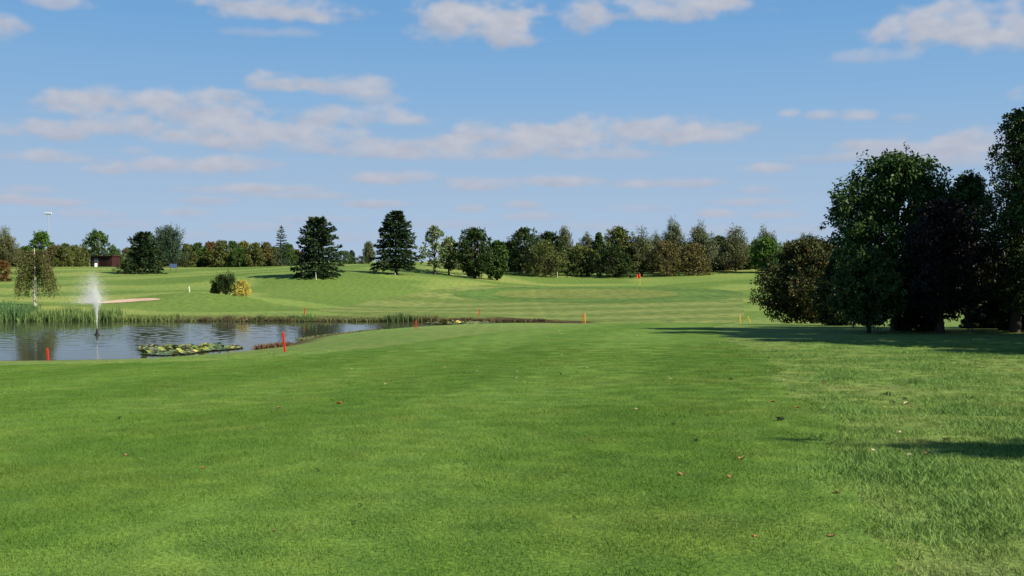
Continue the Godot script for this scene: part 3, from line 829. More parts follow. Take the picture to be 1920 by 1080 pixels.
func _ready():
	# ------------------------------------------------ camera, sky, sun, exposure
	var cam := Camera3D.new()
	cam.name = "camera"
	cam.fov = 30.0
	cam.near = 0.1
	cam.far = 6000.0
	cam.position = Vector3(0, 1.65, 0)
	cam.rotation_degrees.x = -1.42
	add_child(cam)
	cam.current = true
	var env := Environment.new()
	env.background_mode = Environment.BG_SKY
	var sky := Sky.new()
	var pan := PanoramaSkyMaterial.new()
	pan.panorama = make_sky()
	sky.sky_material = pan
	env.sky = sky
	env.tonemap_mode = Environment.TONE_MAPPER_LINEAR
	env.tonemap_exposure = EXPO
	env.sdfgi_enabled = true
	env.ssao_enabled = true
	env.ssil_enabled = true
	var we := WorldEnvironment.new()
	we.name = "daylight"
	we.environment = env
	add_child(we)
	var sun := DirectionalLight3D.new()
	sun.name = "sun"
	sun.light_energy = 1.6
	sun.light_color = Color(1.0, 0.95, 0.86)
	sun.light_angular_distance = 0.5
	sun.shadow_enabled = true
	add_child(sun)
	var az := deg_to_rad(27.0)
	var el := deg_to_rad(36.5)
	sun.look_at_from_position(Vector3.ZERO, Vector3(-cos(az) * cos(el), -sin(el), -sin(az) * cos(el)))

	# ------------------------------------------------ materials
	big.seed = 21
	big.frequency = 0.03
	big.fractal_octaves = 3
	mid.seed = 8
	mid.frequency = 0.16
	mid.fractal_octaves = 4
	bark = painted(0.9, 0.2)
	leaf_mat = leafy(0.45)
	needle_mat = leafy(0.15)
	var grain := turf_texture(3, 0.55, 0.24)
	var turf_mat := turf(grain, 0.16)
	var far_mat := turf(turf_texture(17, 0.40, 0.26), 0.09)

	# ------------------------------------------------ land
	make_height_grid()
	var xs := []
	var zs := []
	for k in range(-100, 101): xs.append(float(k))
	for k in range(-210, 16): zs.append(float(k))
	var step := 2.0
	var a := 100.0
	while a < 3000.0:
		a += step
		step *= 1.3
		xs.push_front(-a)
		xs.append(a)
	step = 2.0
	a = 0.0
	while a < 3000.0:
		a += step
		step *= 1.35
		zs.push_front(-210.0 - a)
		zs.append(15.0 + a)
	var nx := xs.size()
	var gv := PackedVector3Array()
	var gn := PackedVector3Array()
	var gc := PackedColorArray()
	var gi := PackedInt32Array()
	for z: float in zs:
		for x: float in xs:
			gv.push_back(Vector3(x, height(x, z), z))
			gn.push_back(slope_normal(x, z) if absf(x) < 99.0 and z > -209.0 and z < 14.0 else Vector3.UP)
			gc.push_back(ground_colour(x, z))
	for j in zs.size() - 1:
		for i in nx - 1:
			var o := j * nx + i
			for q in [o, o + 1, o + nx + 1, o, o + nx + 1, o + nx]:
				gi.push_back(q)
	var ga := []
	ga.resize(Mesh.ARRAY_MAX)
	ga[Mesh.ARRAY_VERTEX] = gv
	ga[Mesh.ARRAY_NORMAL] = gn
	ga[Mesh.ARRAY_COLOR] = gc
	ga[Mesh.ARRAY_INDEX] = gi
	var gm := ArrayMesh.new()
	gm.add_surface_from_arrays(Mesh.PRIMITIVE_TRIANGLES, ga)
	gm.surface_set_material(0, turf_mat)
	structure("ground", gm, "rolling grass ground of rough and mown slopes reaching to the tree belt", "ground")

	structure("fairway", sheet(FAIRWAY, 0.5, 0.010, fairway_colour).mesh(turf_mat), "closely mown green fairway running down to the crest", "fairway")
	structure("far_fairway", sheet(FAR_FAIRWAY, 0.8, 0.010, far_fairway_colour).mesh(far_mat), "pale striped fairway between the pond and the putting green", "fairway")
	structure("green_collar", sheet(COLLAR, 0.8, 0.020, func(x, z): return Color(0.104, 0.180, 0.047) * (1.0 + 0.3 * mid.get_noise_2d(x, z))).mesh(far_mat), "darker mown collar of grass round the putting green", "grass")
	structure("putting_green", sheet(GREEN, 0.8, 0.030, func(x, z): return Color(0.168, 0.214, 0.060) * (1.0 + 0.2 * mid.get_noise_2d(x, z))).mesh(far_mat), "pale smooth putting green with the red flag standing on it", "putting green")
	var sand := painted(0.95, 0.1)
	sand.albedo_texture = grain
	sand.uv1_triplanar = true
	sand.uv1_world_triplanar = true
	sand.uv1_scale = Vector3.ONE * 0.4
	structure("bunker", sheet(BUNKER, 0.5, 0.030, func(x, z): return Color(0.62, 0.46, 0.33) * (1.0 + 0.1 * mid.get_noise_2d(x, z))).mesh(sand), "pinkish sand bunker behind the fountain", "bunker")
	structure("bunker", sheet(BUNKER_RIGHT, 0.5, 0.030, func(_x, _z): return Color(0.62, 0.46, 0.33)).mesh(sand), "sliver of orange sand bunker beyond the copper coloured tree", "bunker")

	# ------------------------------------------------ pond
	var fount := Vector3(FOUNT_X, WATER, FOUNT_Z)
	var wm := StandardMaterial3D.new()
	wm.albedo_color = Color(0.030, 0.036, 0.020).linear_to_srgb()
	wm.roughness = 0.04
	wm.metallic_specular = 0.13
	var rip := FastNoiseLite.new()
	rip.seed = 9
	rip.frequency = 0.035
	rip.fractal_octaves = 3
	var rn := rip.get_seamless_image(512, 512)
	rn.convert(Image.FORMAT_RGBA8)
	rn.bump_map_to_normal_map(2.0)
	wm.normal_enabled = true
	wm.normal_texture = ImageTexture.create_from_image(rn)
	wm.normal_scale = 0.06
	wm.uv1_triplanar = true
	wm.uv1_world_triplanar = true
	wm.uv1_scale = Vector3.ONE * 0.22
	var chop := FastNoiseLite.new()
	chop.seed = 31
	chop.frequency = 0.55
	chop.fractal_octaves = 2
	var wave := func(x: float, z: float) -> float:
		var dx := x - fount.x
		var dz := z - fount.z
		var r := sqrt(dx * dx + dz * dz)
		var ring := 0.011 * sin(r * TAU / 0.95) * exp(-r / 5.5) * smoothstep(0.1, 0.6, r)
		var windy := smoothstep(-8.0, -16.0, x + (z + 50.0) * 0.25 + big.get_noise_2d(x * 3.0, z * 3.0) * 6.0)
		return ring + chop.get_noise_2d(x, z * 1.5) * (0.0008 + 0.010 * windy * (0.12 + 0.88 * exp(-r / 8.0)))
	var wb := sheet(POND, 0.34, 0.0, func(_x, _z): return Color(1, 1, 1), WATER)
	for k in wb.v.size():
		var p := wb.v[k]
		var y: float = wave.call(p.x, p.z)
		wb.n[k] = Vector3(y - wave.call(p.x + 0.1, p.z), 0.1, y - wave.call(p.x, p.z + 0.1)).normalized()
		wb.v[k] = Vector3(p.x, WATER + y, p.z)
	structure("pond", wb.mesh(wm), "dark rippled pond water reflecting the sky and bank", "water")
	print("land ", Time.get_ticks_msec())

	# ------------------------------------------------ trees and shrubs
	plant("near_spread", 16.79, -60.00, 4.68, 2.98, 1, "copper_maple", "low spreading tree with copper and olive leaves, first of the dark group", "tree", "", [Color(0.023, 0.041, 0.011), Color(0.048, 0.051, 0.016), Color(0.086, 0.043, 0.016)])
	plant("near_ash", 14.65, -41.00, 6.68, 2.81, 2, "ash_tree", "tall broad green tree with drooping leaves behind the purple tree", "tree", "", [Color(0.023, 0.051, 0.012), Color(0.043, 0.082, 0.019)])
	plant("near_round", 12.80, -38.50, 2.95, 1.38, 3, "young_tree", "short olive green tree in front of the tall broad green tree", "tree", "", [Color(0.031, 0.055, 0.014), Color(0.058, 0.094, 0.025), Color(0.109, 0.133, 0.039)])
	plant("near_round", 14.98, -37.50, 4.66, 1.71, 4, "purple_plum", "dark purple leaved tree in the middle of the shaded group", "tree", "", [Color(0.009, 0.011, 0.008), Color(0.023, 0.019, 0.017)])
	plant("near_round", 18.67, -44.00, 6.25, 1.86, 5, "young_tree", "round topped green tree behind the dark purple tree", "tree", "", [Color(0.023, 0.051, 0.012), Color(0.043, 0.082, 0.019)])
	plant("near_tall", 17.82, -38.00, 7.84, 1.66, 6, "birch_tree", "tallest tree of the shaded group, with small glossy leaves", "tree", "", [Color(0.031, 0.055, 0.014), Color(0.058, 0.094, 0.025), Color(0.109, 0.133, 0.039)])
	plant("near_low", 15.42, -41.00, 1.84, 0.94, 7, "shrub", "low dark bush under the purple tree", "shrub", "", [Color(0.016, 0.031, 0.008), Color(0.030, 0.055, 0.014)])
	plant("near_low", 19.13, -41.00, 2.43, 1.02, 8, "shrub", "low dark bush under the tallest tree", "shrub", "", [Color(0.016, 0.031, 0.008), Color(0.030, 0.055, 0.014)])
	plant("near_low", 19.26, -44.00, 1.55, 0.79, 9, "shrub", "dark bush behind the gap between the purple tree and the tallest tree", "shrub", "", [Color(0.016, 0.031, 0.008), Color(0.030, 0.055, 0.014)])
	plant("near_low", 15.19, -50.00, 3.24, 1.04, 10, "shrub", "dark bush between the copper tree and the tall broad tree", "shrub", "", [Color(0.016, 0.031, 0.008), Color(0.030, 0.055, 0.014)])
	plant("round", 19.60, -33.00, 11.00, 3.00, 11, "row_tree", "leafy green tree in the row along the right of the rough", "tree", "row of trees beside the rough", [Color(0.027, 0.058, 0.012), Color(0.051, 0.094, 0.022)])
	plant("round", 22.00, -37.00, 11.00, 3.20, 12, "row_tree", "leafy green tree in the row along the right of the rough", "tree", "row of trees beside the rough", [Color(0.027, 0.058, 0.012), Color(0.051, 0.094, 0.022)])
	plant("round", 19.00, -26.40, 9.20, 2.70, 13, "row_tree", "leafy green tree in the row along the right of the rough", "tree", "row of trees beside the rough", [Color(0.027, 0.058, 0.012), Color(0.051, 0.094, 0.022)])
	plant("round", 20.60, -24.00, 9.00, 2.30, 14, "row_tree", "leafy green tree in the row along the right of the rough", "tree", "row of trees beside the rough", [Color(0.027, 0.058, 0.012), Color(0.051, 0.094, 0.022)])
	plant("round", 26.00, -40.00, 12.00, 3.40, 15, "row_tree", "leafy green tree in the row along the right of the rough", "tree", "row of trees beside the rough", [Color(0.027, 0.058, 0.012), Color(0.051, 0.094, 0.022)])
	plant("round", 19.80, -21.00, 7.60, 2.00, 16, "row_tree", "leafy green tree in the row along the right of the rough", "tree", "row of trees beside the rough", [Color(0.027, 0.058, 0.012), Color(0.051, 0.094, 0.022)])
	plant("round", 24.50, -31.00, 10.50, 3.00, 17, "row_tree", "leafy green tree in the row along the right of the rough", "tree", "row of trees beside the rough", [Color(0.027, 0.058, 0.012), Color(0.051, 0.094, 0.022)])
	plant("round", 19.00, -29.20, 9.50, 2.60, 18, "row_tree", "leafy green tree in the row along the right of the rough", "tree", "row of trees beside the rough", [Color(0.027, 0.058, 0.012), Color(0.051, 0.094, 0.022)])
	plant("round", 18.20, -31.20, 8.50, 2.40, 19, "row_tree", "leafy green tree in the row along the right of the rough", "tree", "row of trees beside the rough", [Color(0.027, 0.058, 0.012), Color(0.051, 0.094, 0.022)])
	plant("willow", 13.10, -5.80, 8.60, 1.20, 20, "row_tree", "slim willow in the row along the right of the rough", "tree", "row of trees beside the rough", [Color(0.066, 0.090, 0.039), Color(0.117, 0.136, 0.078)])
	plant("round", -4.93, -142.00, 6.60, 3.10, 21, "dark_tree", "dense dark round tree next to the pale stemmed tree", "tree", "", [Color(0.016, 0.031, 0.008), Color(0.030, 0.055, 0.014)])
	plant("round", -2.01, -145.00, 5.29, 1.73, 22, "belt_tree", "small mid green tree at the shoulder of the dense dark round tree", "tree", "", [Color(0.027, 0.058, 0.012), Color(0.051, 0.094, 0.022)])
	plant("airy", -10.07, -140.00, 6.25, 2.29, 23, "pale_tree", "pale green loose tree with light stems right of the lone spruce", "tree", "", [Color(0.058, 0.094, 0.027), Color(0.101, 0.140, 0.055), Color(0.195, 0.218, 0.125)])
	plant("airy", -8.55, -146.00, 5.09, 1.45, 24, "pale_tree", "thin pale tree between the loose pale tree and the dark round tree", "tree", "", [Color(0.058, 0.094, 0.027), Color(0.101, 0.140, 0.055), Color(0.195, 0.218, 0.125)])
	plant("round", 1.88, -165.00, 7.14, 3.28, 25, "dark_tree", "dark tree with a two humped crown in the belt, left of the olive tree", "tree", "", [Color(0.016, 0.031, 0.008), Color(0.030, 0.055, 0.014)])
	plant("round", 5.98, -172.00, 6.52, 2.56, 26, "dark_tree", "dark tree rising behind the low olive tree", "tree", "", [Color(0.016, 0.031, 0.008), Color(0.030, 0.055, 0.014)])
	plant("bush", 4.92, -160.00, 5.32, 3.02, 27, "belt_tree", "low wide olive tree in front of the dark humped trees", "tree", "", [Color(0.051, 0.072, 0.017), Color(0.090, 0.105, 0.030)])
	plant("willow", 8.65, -176.00, 8.52, 1.92, 28, "willow_tree", "thin grey green willow sticking up right of the dark humped trees", "tree", "", [Color(0.066, 0.090, 0.039), Color(0.117, 0.136, 0.078)])
	plant("willow", 12.85, -185.00, 7.24, 1.84, 29, "willow_tree", "short wispy willow in the dip of the belt", "tree", "", [Color(0.066, 0.090, 0.039), Color(0.117, 0.136, 0.078)])
	plant("round", 14.97, -185.00, 6.32, 1.19, 30, "belt_tree", "narrow green tree top beside the short wispy willow", "tree", "", [Color(0.027, 0.058, 0.012), Color(0.051, 0.094, 0.022)])
	plant("bush", 10.65, -165.00, 4.52, 2.78, 31, "belt_tree", "low olive bush in the dip of the belt", "tree", "", [Color(0.051, 0.072, 0.017), Color(0.090, 0.105, 0.030)])
	plant("round", 16.18, -163.00, 7.32, 3.24, 32, "belt_tree", "broad olive tree with yellowing top behind the flag", "tree", "", [Color(0.051, 0.072, 0.017), Color(0.090, 0.105, 0.030)])
	plant("bush", 15.09, -160.00, 4.65, 2.70, 33, "dark_tree", "dark bush at the foot of the yellowing olive tree", "tree", "", [Color(0.016, 0.031, 0.008), Color(0.030, 0.055, 0.014)])
	plant("willow", 18.40, -180.00, 8.07, 1.43, 34, "willow_tree", "thin willow tip above the yellowing olive tree", "tree", "", [Color(0.066, 0.082, 0.031), Color(0.105, 0.117, 0.056)])
	plant("willow", 19.66, -163.00, 7.93, 2.59, 35, "willow_tree", "wide brownish willow just right of the flag", "tree", "", [Color(0.066, 0.082, 0.031), Color(0.105, 0.117, 0.056)])
	plant("willow", 23.62, -175.00, 6.98, 2.08, 36, "willow_tree", "grey willow between the brownish one and the tallest one", "tree", "", [Color(0.066, 0.090, 0.039), Color(0.117, 0.136, 0.078)])
	plant("bush", 23.32, -162.00, 5.29, 2.57, 37, "brown_bush", "brown leaved bush at the foot of the tallest willow", "shrub", "", [Color(0.066, 0.062, 0.020), Color(0.098, 0.090, 0.030)])
	plant("willow", 25.43, -168.00, 9.34, 2.25, 38, "willow_tree", "tallest grey green willow of the belt", "tree", "", [Color(0.066, 0.090, 0.039), Color(0.117, 0.136, 0.078)])
	plant("willow", 29.60, -168.00, 8.81, 2.67, 39, "willow_tree", "second tall grey willow, over brown undergrowth", "tree", "", [Color(0.066, 0.090, 0.039), Color(0.117, 0.136, 0.078)])
	plant("bush", 27.50, -163.00, 4.70, 2.75, 40, "brown_bush", "brown undergrowth below the second tall willow", "shrub", "", [Color(0.066, 0.062, 0.020), Color(0.098, 0.090, 0.030)])
	plant("round", 33.70, -175.00, 5.48, 1.74, 41, "dark_tree", "small dark green tree between two grey willows", "tree", "", [Color(0.016, 0.031, 0.008), Color(0.030, 0.055, 0.014)])
	plant("willow", 35.43, -170.00, 8.19, 3.04, 42, "willow_tree", "broad grey brown willow left of the bright green tree", "tree", "", [Color(0.066, 0.082, 0.031), Color(0.105, 0.117, 0.056)])
	plant("round", 39.06, -165.00, 5.25, 2.95, 43, "belt_tree", "bright green and yellow round tree at the end of the belt", "tree", "", [Color(0.039, 0.094, 0.016), Color(0.066, 0.125, 0.023)])
	plant("willow", 42.99, -182.00, 7.69, 2.71, 44, "willow_tree", "silvery willow rising behind the bright green tree", "tree", "", [Color(0.066, 0.090, 0.039), Color(0.117, 0.136, 0.078)])
	plant("bush", 45.24, -176.00, 4.10, 2.27, 45, "belt_tree", "small olive tree right of the bright green tree", "tree", "", [Color(0.051, 0.072, 0.017), Color(0.090, 0.105, 0.030)])
	plant("willow", 49.31, -180.00, 6.13, 2.32, 46, "willow_tree", "grey willow partly hidden by the copper coloured tree", "tree", "", [Color(0.066, 0.090, 0.039), Color(0.117, 0.136, 0.078)])
	plant("back_bush", 0.44, -176.00, 3.42, 2.27, 47, "undergrowth_bush", "low dark green undergrowth bush filling the belt behind the putting green", "shrub", "undergrowth of the belt", [Color(0.016, 0.031, 0.008), Color(0.030, 0.055, 0.014)])
	plant("back_bush", 8.73, -176.00, 3.54, 2.62, 48, "undergrowth_bush", "low mid green undergrowth bush filling the belt behind the putting green", "shrub", "undergrowth of the belt", [Color(0.027, 0.058, 0.012), Color(0.051, 0.094, 0.022)])
	plant("back_bush", 13.98, -176.00, 3.56, 2.62, 49, "undergrowth_bush", "low olive undergrowth bush filling the belt behind the putting green", "shrub", "undergrowth of the belt", [Color(0.051, 0.072, 0.017), Color(0.090, 0.105, 0.030)])
	plant("back_bush", 20.96, -176.00, 3.96, 2.62, 50, "undergrowth_bush", "low dark green undergrowth bush filling the belt behind the putting green", "shrub", "undergrowth of the belt", [Color(0.016, 0.031, 0.008), Color(0.030, 0.055, 0.014)])
	plant("back_bush", 33.63, -176.00, 3.20, 2.62, 51, "undergrowth_bush", "low brown undergrowth bush filling the belt behind the putting green", "shrub", "undergrowth of the belt", [Color(0.066, 0.062, 0.020), Color(0.098, 0.090, 0.030)])
	plant("back_bush", 38.00, -176.00, 3.23, 2.62, 52, "undergrowth_bush", "low olive undergrowth bush filling the belt behind the putting green", "shrub", "undergrowth of the belt", [Color(0.051, 0.072, 0.017), Color(0.090, 0.105, 0.030)])
	plant("back_bush", -8.73, -176.00, 2.21, 2.27, 53, "undergrowth_bush", "low dark green undergrowth bush filling the belt behind the putting green", "shrub", "undergrowth of the belt", [Color(0.016, 0.031, 0.008), Color(0.030, 0.055, 0.014)])
	plant("back_bush", 27.51, -176.00, 3.39, 2.27, 54, "undergrowth_bush", "low mid green undergrowth bush filling the belt behind the putting green", "shrub", "undergrowth of the belt", [Color(0.027, 0.058, 0.012), Color(0.051, 0.094, 0.022)])
	plant("back_bush", 4.37, -176.00, 3.84, 2.62, 55, "undergrowth_bush", "low mid green undergrowth bush filling the belt behind the putting green", "shrub", "undergrowth of the belt", [Color(0.027, 0.058, 0.012), Color(0.051, 0.094, 0.022)])
	plant("back_bush", 10.92, -176.00, 4.60, 2.45, 56, "undergrowth_bush", "low olive undergrowth bush filling the belt behind the putting green", "shrub", "undergrowth of the belt", [Color(0.051, 0.072, 0.017), Color(0.090, 0.105, 0.030)])
	plant("back_bush", 16.16, -176.00, 4.61, 2.62, 57, "undergrowth_bush", "low mid green undergrowth bush filling the belt behind the putting green", "shrub", "undergrowth of the belt", [Color(0.027, 0.058, 0.012), Color(0.051, 0.094, 0.022)])
	plant("back_bush", 18.78, -176.00, 4.24, 2.97, 58, "undergrowth_bush", "low olive undergrowth bush filling the belt behind the putting green", "shrub", "undergrowth of the belt", [Color(0.051, 0.072, 0.017), Color(0.090, 0.105, 0.030)])
	plant("back_bush", 23.58, -176.00, 4.35, 2.97, 59, "undergrowth_bush", "low mid green undergrowth bush filling the belt behind the putting green", "shrub", "undergrowth of the belt", [Color(0.027, 0.058, 0.012), Color(0.051, 0.094, 0.022)])
	plant("back_bush", 31.44, -176.00, 3.97, 2.97, 60, "undergrowth_bush", "low olive undergrowth bush filling the belt behind the putting green", "shrub", "undergrowth of the belt", [Color(0.051, 0.072, 0.017), Color(0.090, 0.105, 0.030)])
	plant("back_bush", 35.37, -176.00, 4.19, 2.80, 61, "undergrowth_bush", "low mid green undergrowth bush filling the belt behind the putting green", "shrub", "undergrowth of the belt", [Color(0.027, 0.058, 0.012), Color(0.051, 0.094, 0.022)])
	plant("back_bush", 39.31, -176.00, 3.36, 2.62, 62, "undergrowth_bush", "low mid green undergrowth bush filling the belt behind the putting green", "shrub", "undergrowth of the belt", [Color(0.027, 0.058, 0.012), Color(0.051, 0.094, 0.022)])
	plant("back_bush", -1.75, -176.00, 3.02, 2.62, 63, "undergrowth_bush", "low olive undergrowth bush filling the belt behind the putting green", "shrub", "undergrowth of the belt", [Color(0.051, 0.072, 0.017), Color(0.090, 0.105, 0.030)])
	plant("back_bush", -4.80, -176.00, 2.22, 2.27, 64, "undergrowth_bush", "low mid green undergrowth bush filling the belt behind the putting green", "shrub", "undergrowth of the belt", [Color(0.027, 0.058, 0.012), Color(0.051, 0.094, 0.022)])
	plant("back_round", -10.75, -190.00, 4.43, 2.45, 65, "background_tree", "olive tree in the back row of the belt, mostly hidden by nearer trees", "tree", "back row of the belt", [Color(0.051, 0.072, 0.017), Color(0.090, 0.105, 0.030)])
	plant("back_bush", -7.74, -195.00, 3.23, 2.52, 66, "background_tree", "mid green tree in the back row of the belt, mostly hidden by nearer trees", "tree", "back row of the belt", [Color(0.027, 0.058, 0.012), Color(0.051, 0.094, 0.022)])
	plant("willow", -5.40, -191.00, 3.72, 2.46, 67, "background_tree", "grey green feathery tree in the back row of the belt, mostly hidden by nearer trees", "tree", "back row of the belt", [Color(0.066, 0.090, 0.039), Color(0.117, 0.136, 0.078)])
	plant("back_bush", -2.24, -196.00, 4.11, 2.53, 68, "background_tree", "olive tree in the back row of the belt, mostly hidden by nearer trees", "tree", "back row of the belt", [Color(0.051, 0.072, 0.017), Color(0.090, 0.105, 0.030)])
	plant("back_round", 0.00, -192.00, 4.59, 2.48, 69, "background_tree", "dark green tree in the back row of the belt, mostly hidden by nearer trees", "tree", "back row of the belt", [Color(0.016, 0.031, 0.008), Color(0.030, 0.055, 0.014)])
	plant("back_bush", 2.25, -197.00, 3.29, 2.54, 70, "background_tree", "olive tree in the back row of the belt, mostly hidden by nearer trees", "tree", "back row of the belt", [Color(0.051, 0.072, 0.017), Color(0.090, 0.105, 0.030)])
	plant("back_round", 5.46, -193.00, 3.79, 2.49, 71, "background_tree", "olive tree in the back row of the belt, mostly hidden by nearer trees", "tree", "back row of the belt", [Color(0.051, 0.072, 0.017), Color(0.090, 0.105, 0.030)])
	plant("back_bush", 7.86, -198.00, 4.12, 2.55, 72, "background_tree", "mid green tree in the back row of the belt, mostly hidden by nearer trees", "tree", "back row of the belt", [Color(0.027, 0.058, 0.012), Color(0.051, 0.094, 0.022)])
	plant("willow", 9.92, -194.00, 4.58, 2.50, 73, "background_tree", "grey green feathery tree in the back row of the belt, mostly hidden by nearer trees", "tree", "back row of the belt", [Color(0.066, 0.090, 0.039), Color(0.117, 0.136, 0.078)])
	plant("back_bush", 12.92, -190.00, 3.43, 2.45, 74, "background_tree", "olive tree in the back row of the belt, mostly hidden by nearer trees", "tree", "back row of the belt", [Color(0.051, 0.072, 0.017), Color(0.090, 0.105, 0.030)])
	plant("back_round", 15.48, -195.00, 3.71, 2.52, 75, "background_tree", "dark green tree in the back row of the belt, mostly hidden by nearer trees", "tree", "back row of the belt", [Color(0.016, 0.031, 0.008), Color(0.030, 0.055, 0.014)])
	plant("back_bush", 17.35, -191.00, 4.16, 2.46, 76, "background_tree", "olive tree in the back row of the belt, mostly hidden by nearer trees", "tree", "back row of the belt", [Color(0.051, 0.072, 0.017), Color(0.090, 0.105, 0.030)])
	plant("back_round", 21.11, -196.00, 4.44, 2.53, 77, "background_tree", "olive tree in the back row of the belt, mostly hidden by nearer trees", "tree", "back row of the belt", [Color(0.051, 0.072, 0.017), Color(0.090, 0.105, 0.030)])
	plant("back_bush", 22.87, -192.00, 3.24, 2.48, 78, "background_tree", "mid green tree in the back row of the belt, mostly hidden by nearer trees", "tree", "back row of the belt", [Color(0.027, 0.058, 0.012), Color(0.051, 0.094, 0.022)])
	plant("willow", 26.79, -197.00, 3.49, 2.54, 79, "background_tree", "grey green feathery tree in the back row of the belt, mostly hidden by nearer trees", "tree", "back row of the belt", [Color(0.066, 0.090, 0.039), Color(0.117, 0.136, 0.078)])
	plant("back_bush", 28.45, -193.00, 3.91, 2.49, 80, "background_tree", "olive tree in the back row of the belt, mostly hidden by nearer trees", "tree", "back row of the belt", [Color(0.051, 0.072, 0.017), Color(0.090, 0.105, 0.030)])
	plant("back_round", 31.44, -198.00, 4.21, 2.55, 81, "background_tree", "dark green tree in the back row of the belt, mostly hidden by nearer trees", "tree", "back row of the belt", [Color(0.016, 0.031, 0.008), Color(0.030, 0.055, 0.014)])
	plant("back_bush", 34.08, -194.00, 4.58, 2.50, 82, "background_tree", "olive tree in the back row of the belt, mostly hidden by nearer trees", "tree", "back row of the belt", [Color(0.051, 0.072, 0.017), Color(0.090, 0.105, 0.030)])
	plant("back_round", 35.55, -190.00, 3.34, 2.45, 83, "background_tree", "olive tree in the back row of the belt, mostly hidden by nearer trees", "tree", "back row of the belt", [Color(0.051, 0.072, 0.017), Color(0.090, 0.105, 0.030)])
	plant("back_bush", 38.71, -195.00, 3.62, 2.52, 84, "background_tree", "mid green tree in the back row of the belt, mostly hidden by nearer trees", "tree", "back row of the belt", [Color(0.027, 0.058, 0.012), Color(0.051, 0.094, 0.022)])
	plant("willow", 41.14, -191.00, 3.98, 2.46, 85, "background_tree", "grey green feathery tree in the back row of the belt, mostly hidden by nearer trees", "tree", "back row of the belt", [Color(0.066, 0.090, 0.039), Color(0.117, 0.136, 0.078)])
	plant("back_bush", 44.45, -196.00, 4.31, 2.53, 86, "background_tree", "olive tree in the back row of the belt, mostly hidden by nearer trees", "tree", "back row of the belt", [Color(0.051, 0.072, 0.017), Color(0.090, 0.105, 0.030)])
	plant("back_round", 45.74, -192.00, 3.04, 2.48, 87, "background_tree", "dark green tree in the back row of the belt, mostly hidden by nearer trees", "tree", "back row of the belt", [Color(0.016, 0.031, 0.008), Color(0.030, 0.055, 0.014)])
	plant("back_bush", 50.25, -197.00, 3.35, 2.54, 88, "background_tree", "olive tree in the back row of the belt, mostly hidden by nearer trees", "tree", "back row of the belt", [Color(0.051, 0.072, 0.017), Color(0.090, 0.105, 0.030)])
	plant("back_round", 51.43, -193.00, 3.72, 2.49, 89, "background_tree", "olive tree in the back row of the belt, mostly hidden by nearer trees", "tree", "back row of the belt", [Color(0.051, 0.072, 0.017), Color(0.090, 0.105, 0.030)])
	plant("back_bush", -96.92, -206.00, 3.65, 2.15, 90, "background_shrub", "olive shrub in the second row of the left hedge", "shrub", "second row of the hedge", [Color(0.051, 0.072, 0.017), Color(0.090, 0.105, 0.030)])
	plant("back_bush", -93.75, -206.00, 3.35, 2.15, 91, "background_shrub", "brownish shrub in the second row of the left hedge", "shrub", "second row of the hedge", [Color(0.066, 0.062, 0.020), Color(0.098, 0.090, 0.030)])
	plant("back_bush", -90.58, -206.00, 3.06, 2.15, 92, "background_shrub", "mid green shrub in the second row of the left hedge", "shrub", "second row of the hedge", [Color(0.027, 0.058, 0.012), Color(0.051, 0.094, 0.022)])
	plant("back_bush", -87.41, -206.00, 3.57, 2.15, 93, "background_shrub", "olive shrub in the second row of the left hedge", "shrub", "second row of the hedge", [Color(0.051, 0.072, 0.017), Color(0.090, 0.105, 0.030)])
	plant("back_bush", -84.24, -206.00, 3.27, 2.15, 94, "background_shrub", "brownish shrub in the second row of the left hedge", "shrub", "second row of the hedge", [Color(0.066, 0.062, 0.020), Color(0.098, 0.090, 0.030)])
	plant("back_bush", -71.56, -206.00, 3.68, 2.15, 95, "background_shrub", "mid green shrub in the second row of the left hedge", "shrub", "second row of the hedge", [Color(0.027, 0.058, 0.012), Color(0.051, 0.094, 0.022)])
	plant("back_bush", -68.39, -206.00, 3.37, 2.15, 96, "background_shrub", "olive shrub in the second row of the left hedge", "shrub", "second row of the hedge", [Color(0.051, 0.072, 0.017), Color(0.090, 0.105, 0.030)])
	plant("back_bush", -65.22, -206.00, 3.08, 2.15, 97, "background_shrub", "brownish shrub in the second row of the left hedge", "shrub", "second row of the hedge", [Color(0.066, 0.062, 0.020), Color(0.098, 0.090, 0.030)])
	plant("back_bush", -62.06, -206.00, 3.60, 2.15, 98, "background_shrub", "mid green shrub in the second row of the left hedge", "shrub", "second row of the hedge", [Color(0.027, 0.058, 0.012), Color(0.051, 0.094, 0.022)])
	plant("back_bush", -58.89, -206.00, 3.30, 2.15, 99, "background_shrub", "olive shrub in the second row of the left hedge", "shrub", "second row of the hedge", [Color(0.051, 0.072, 0.017), Color(0.090, 0.105, 0.030)])
	plant("back_bush", -55.72, -206.00, 3.00, 2.15, 100, "background_shrub", "brownish shrub in the second row of the left hedge", "shrub", "second row of the hedge", [Color(0.066, 0.062, 0.020), Color(0.098, 0.090, 0.030)])
	plant("back_bush", -52.55, -206.00, 3.51, 2.15, 101, "background_shrub", "mid green shrub in the second row of the left hedge", "shrub", "second row of the hedge", [Color(0.027, 0.058, 0.012), Color(0.051, 0.094, 0.022)])
	plant("back_bush", -49.38, -206.00, 3.19, 2.15, 102, "background_shrub", "olive shrub in the second row of the left hedge", "shrub", "second row of the hedge", [Color(0.051, 0.072, 0.017), Color(0.090, 0.105, 0.030)])
	plant("back_bush", -46.21, -206.00, 3.68, 2.15, 103, "background_shrub", "brownish shrub in the second row of the left hedge", "shrub", "second row of the hedge", [Color(0.066, 0.062, 0.020), Color(0.098, 0.090, 0.030)])
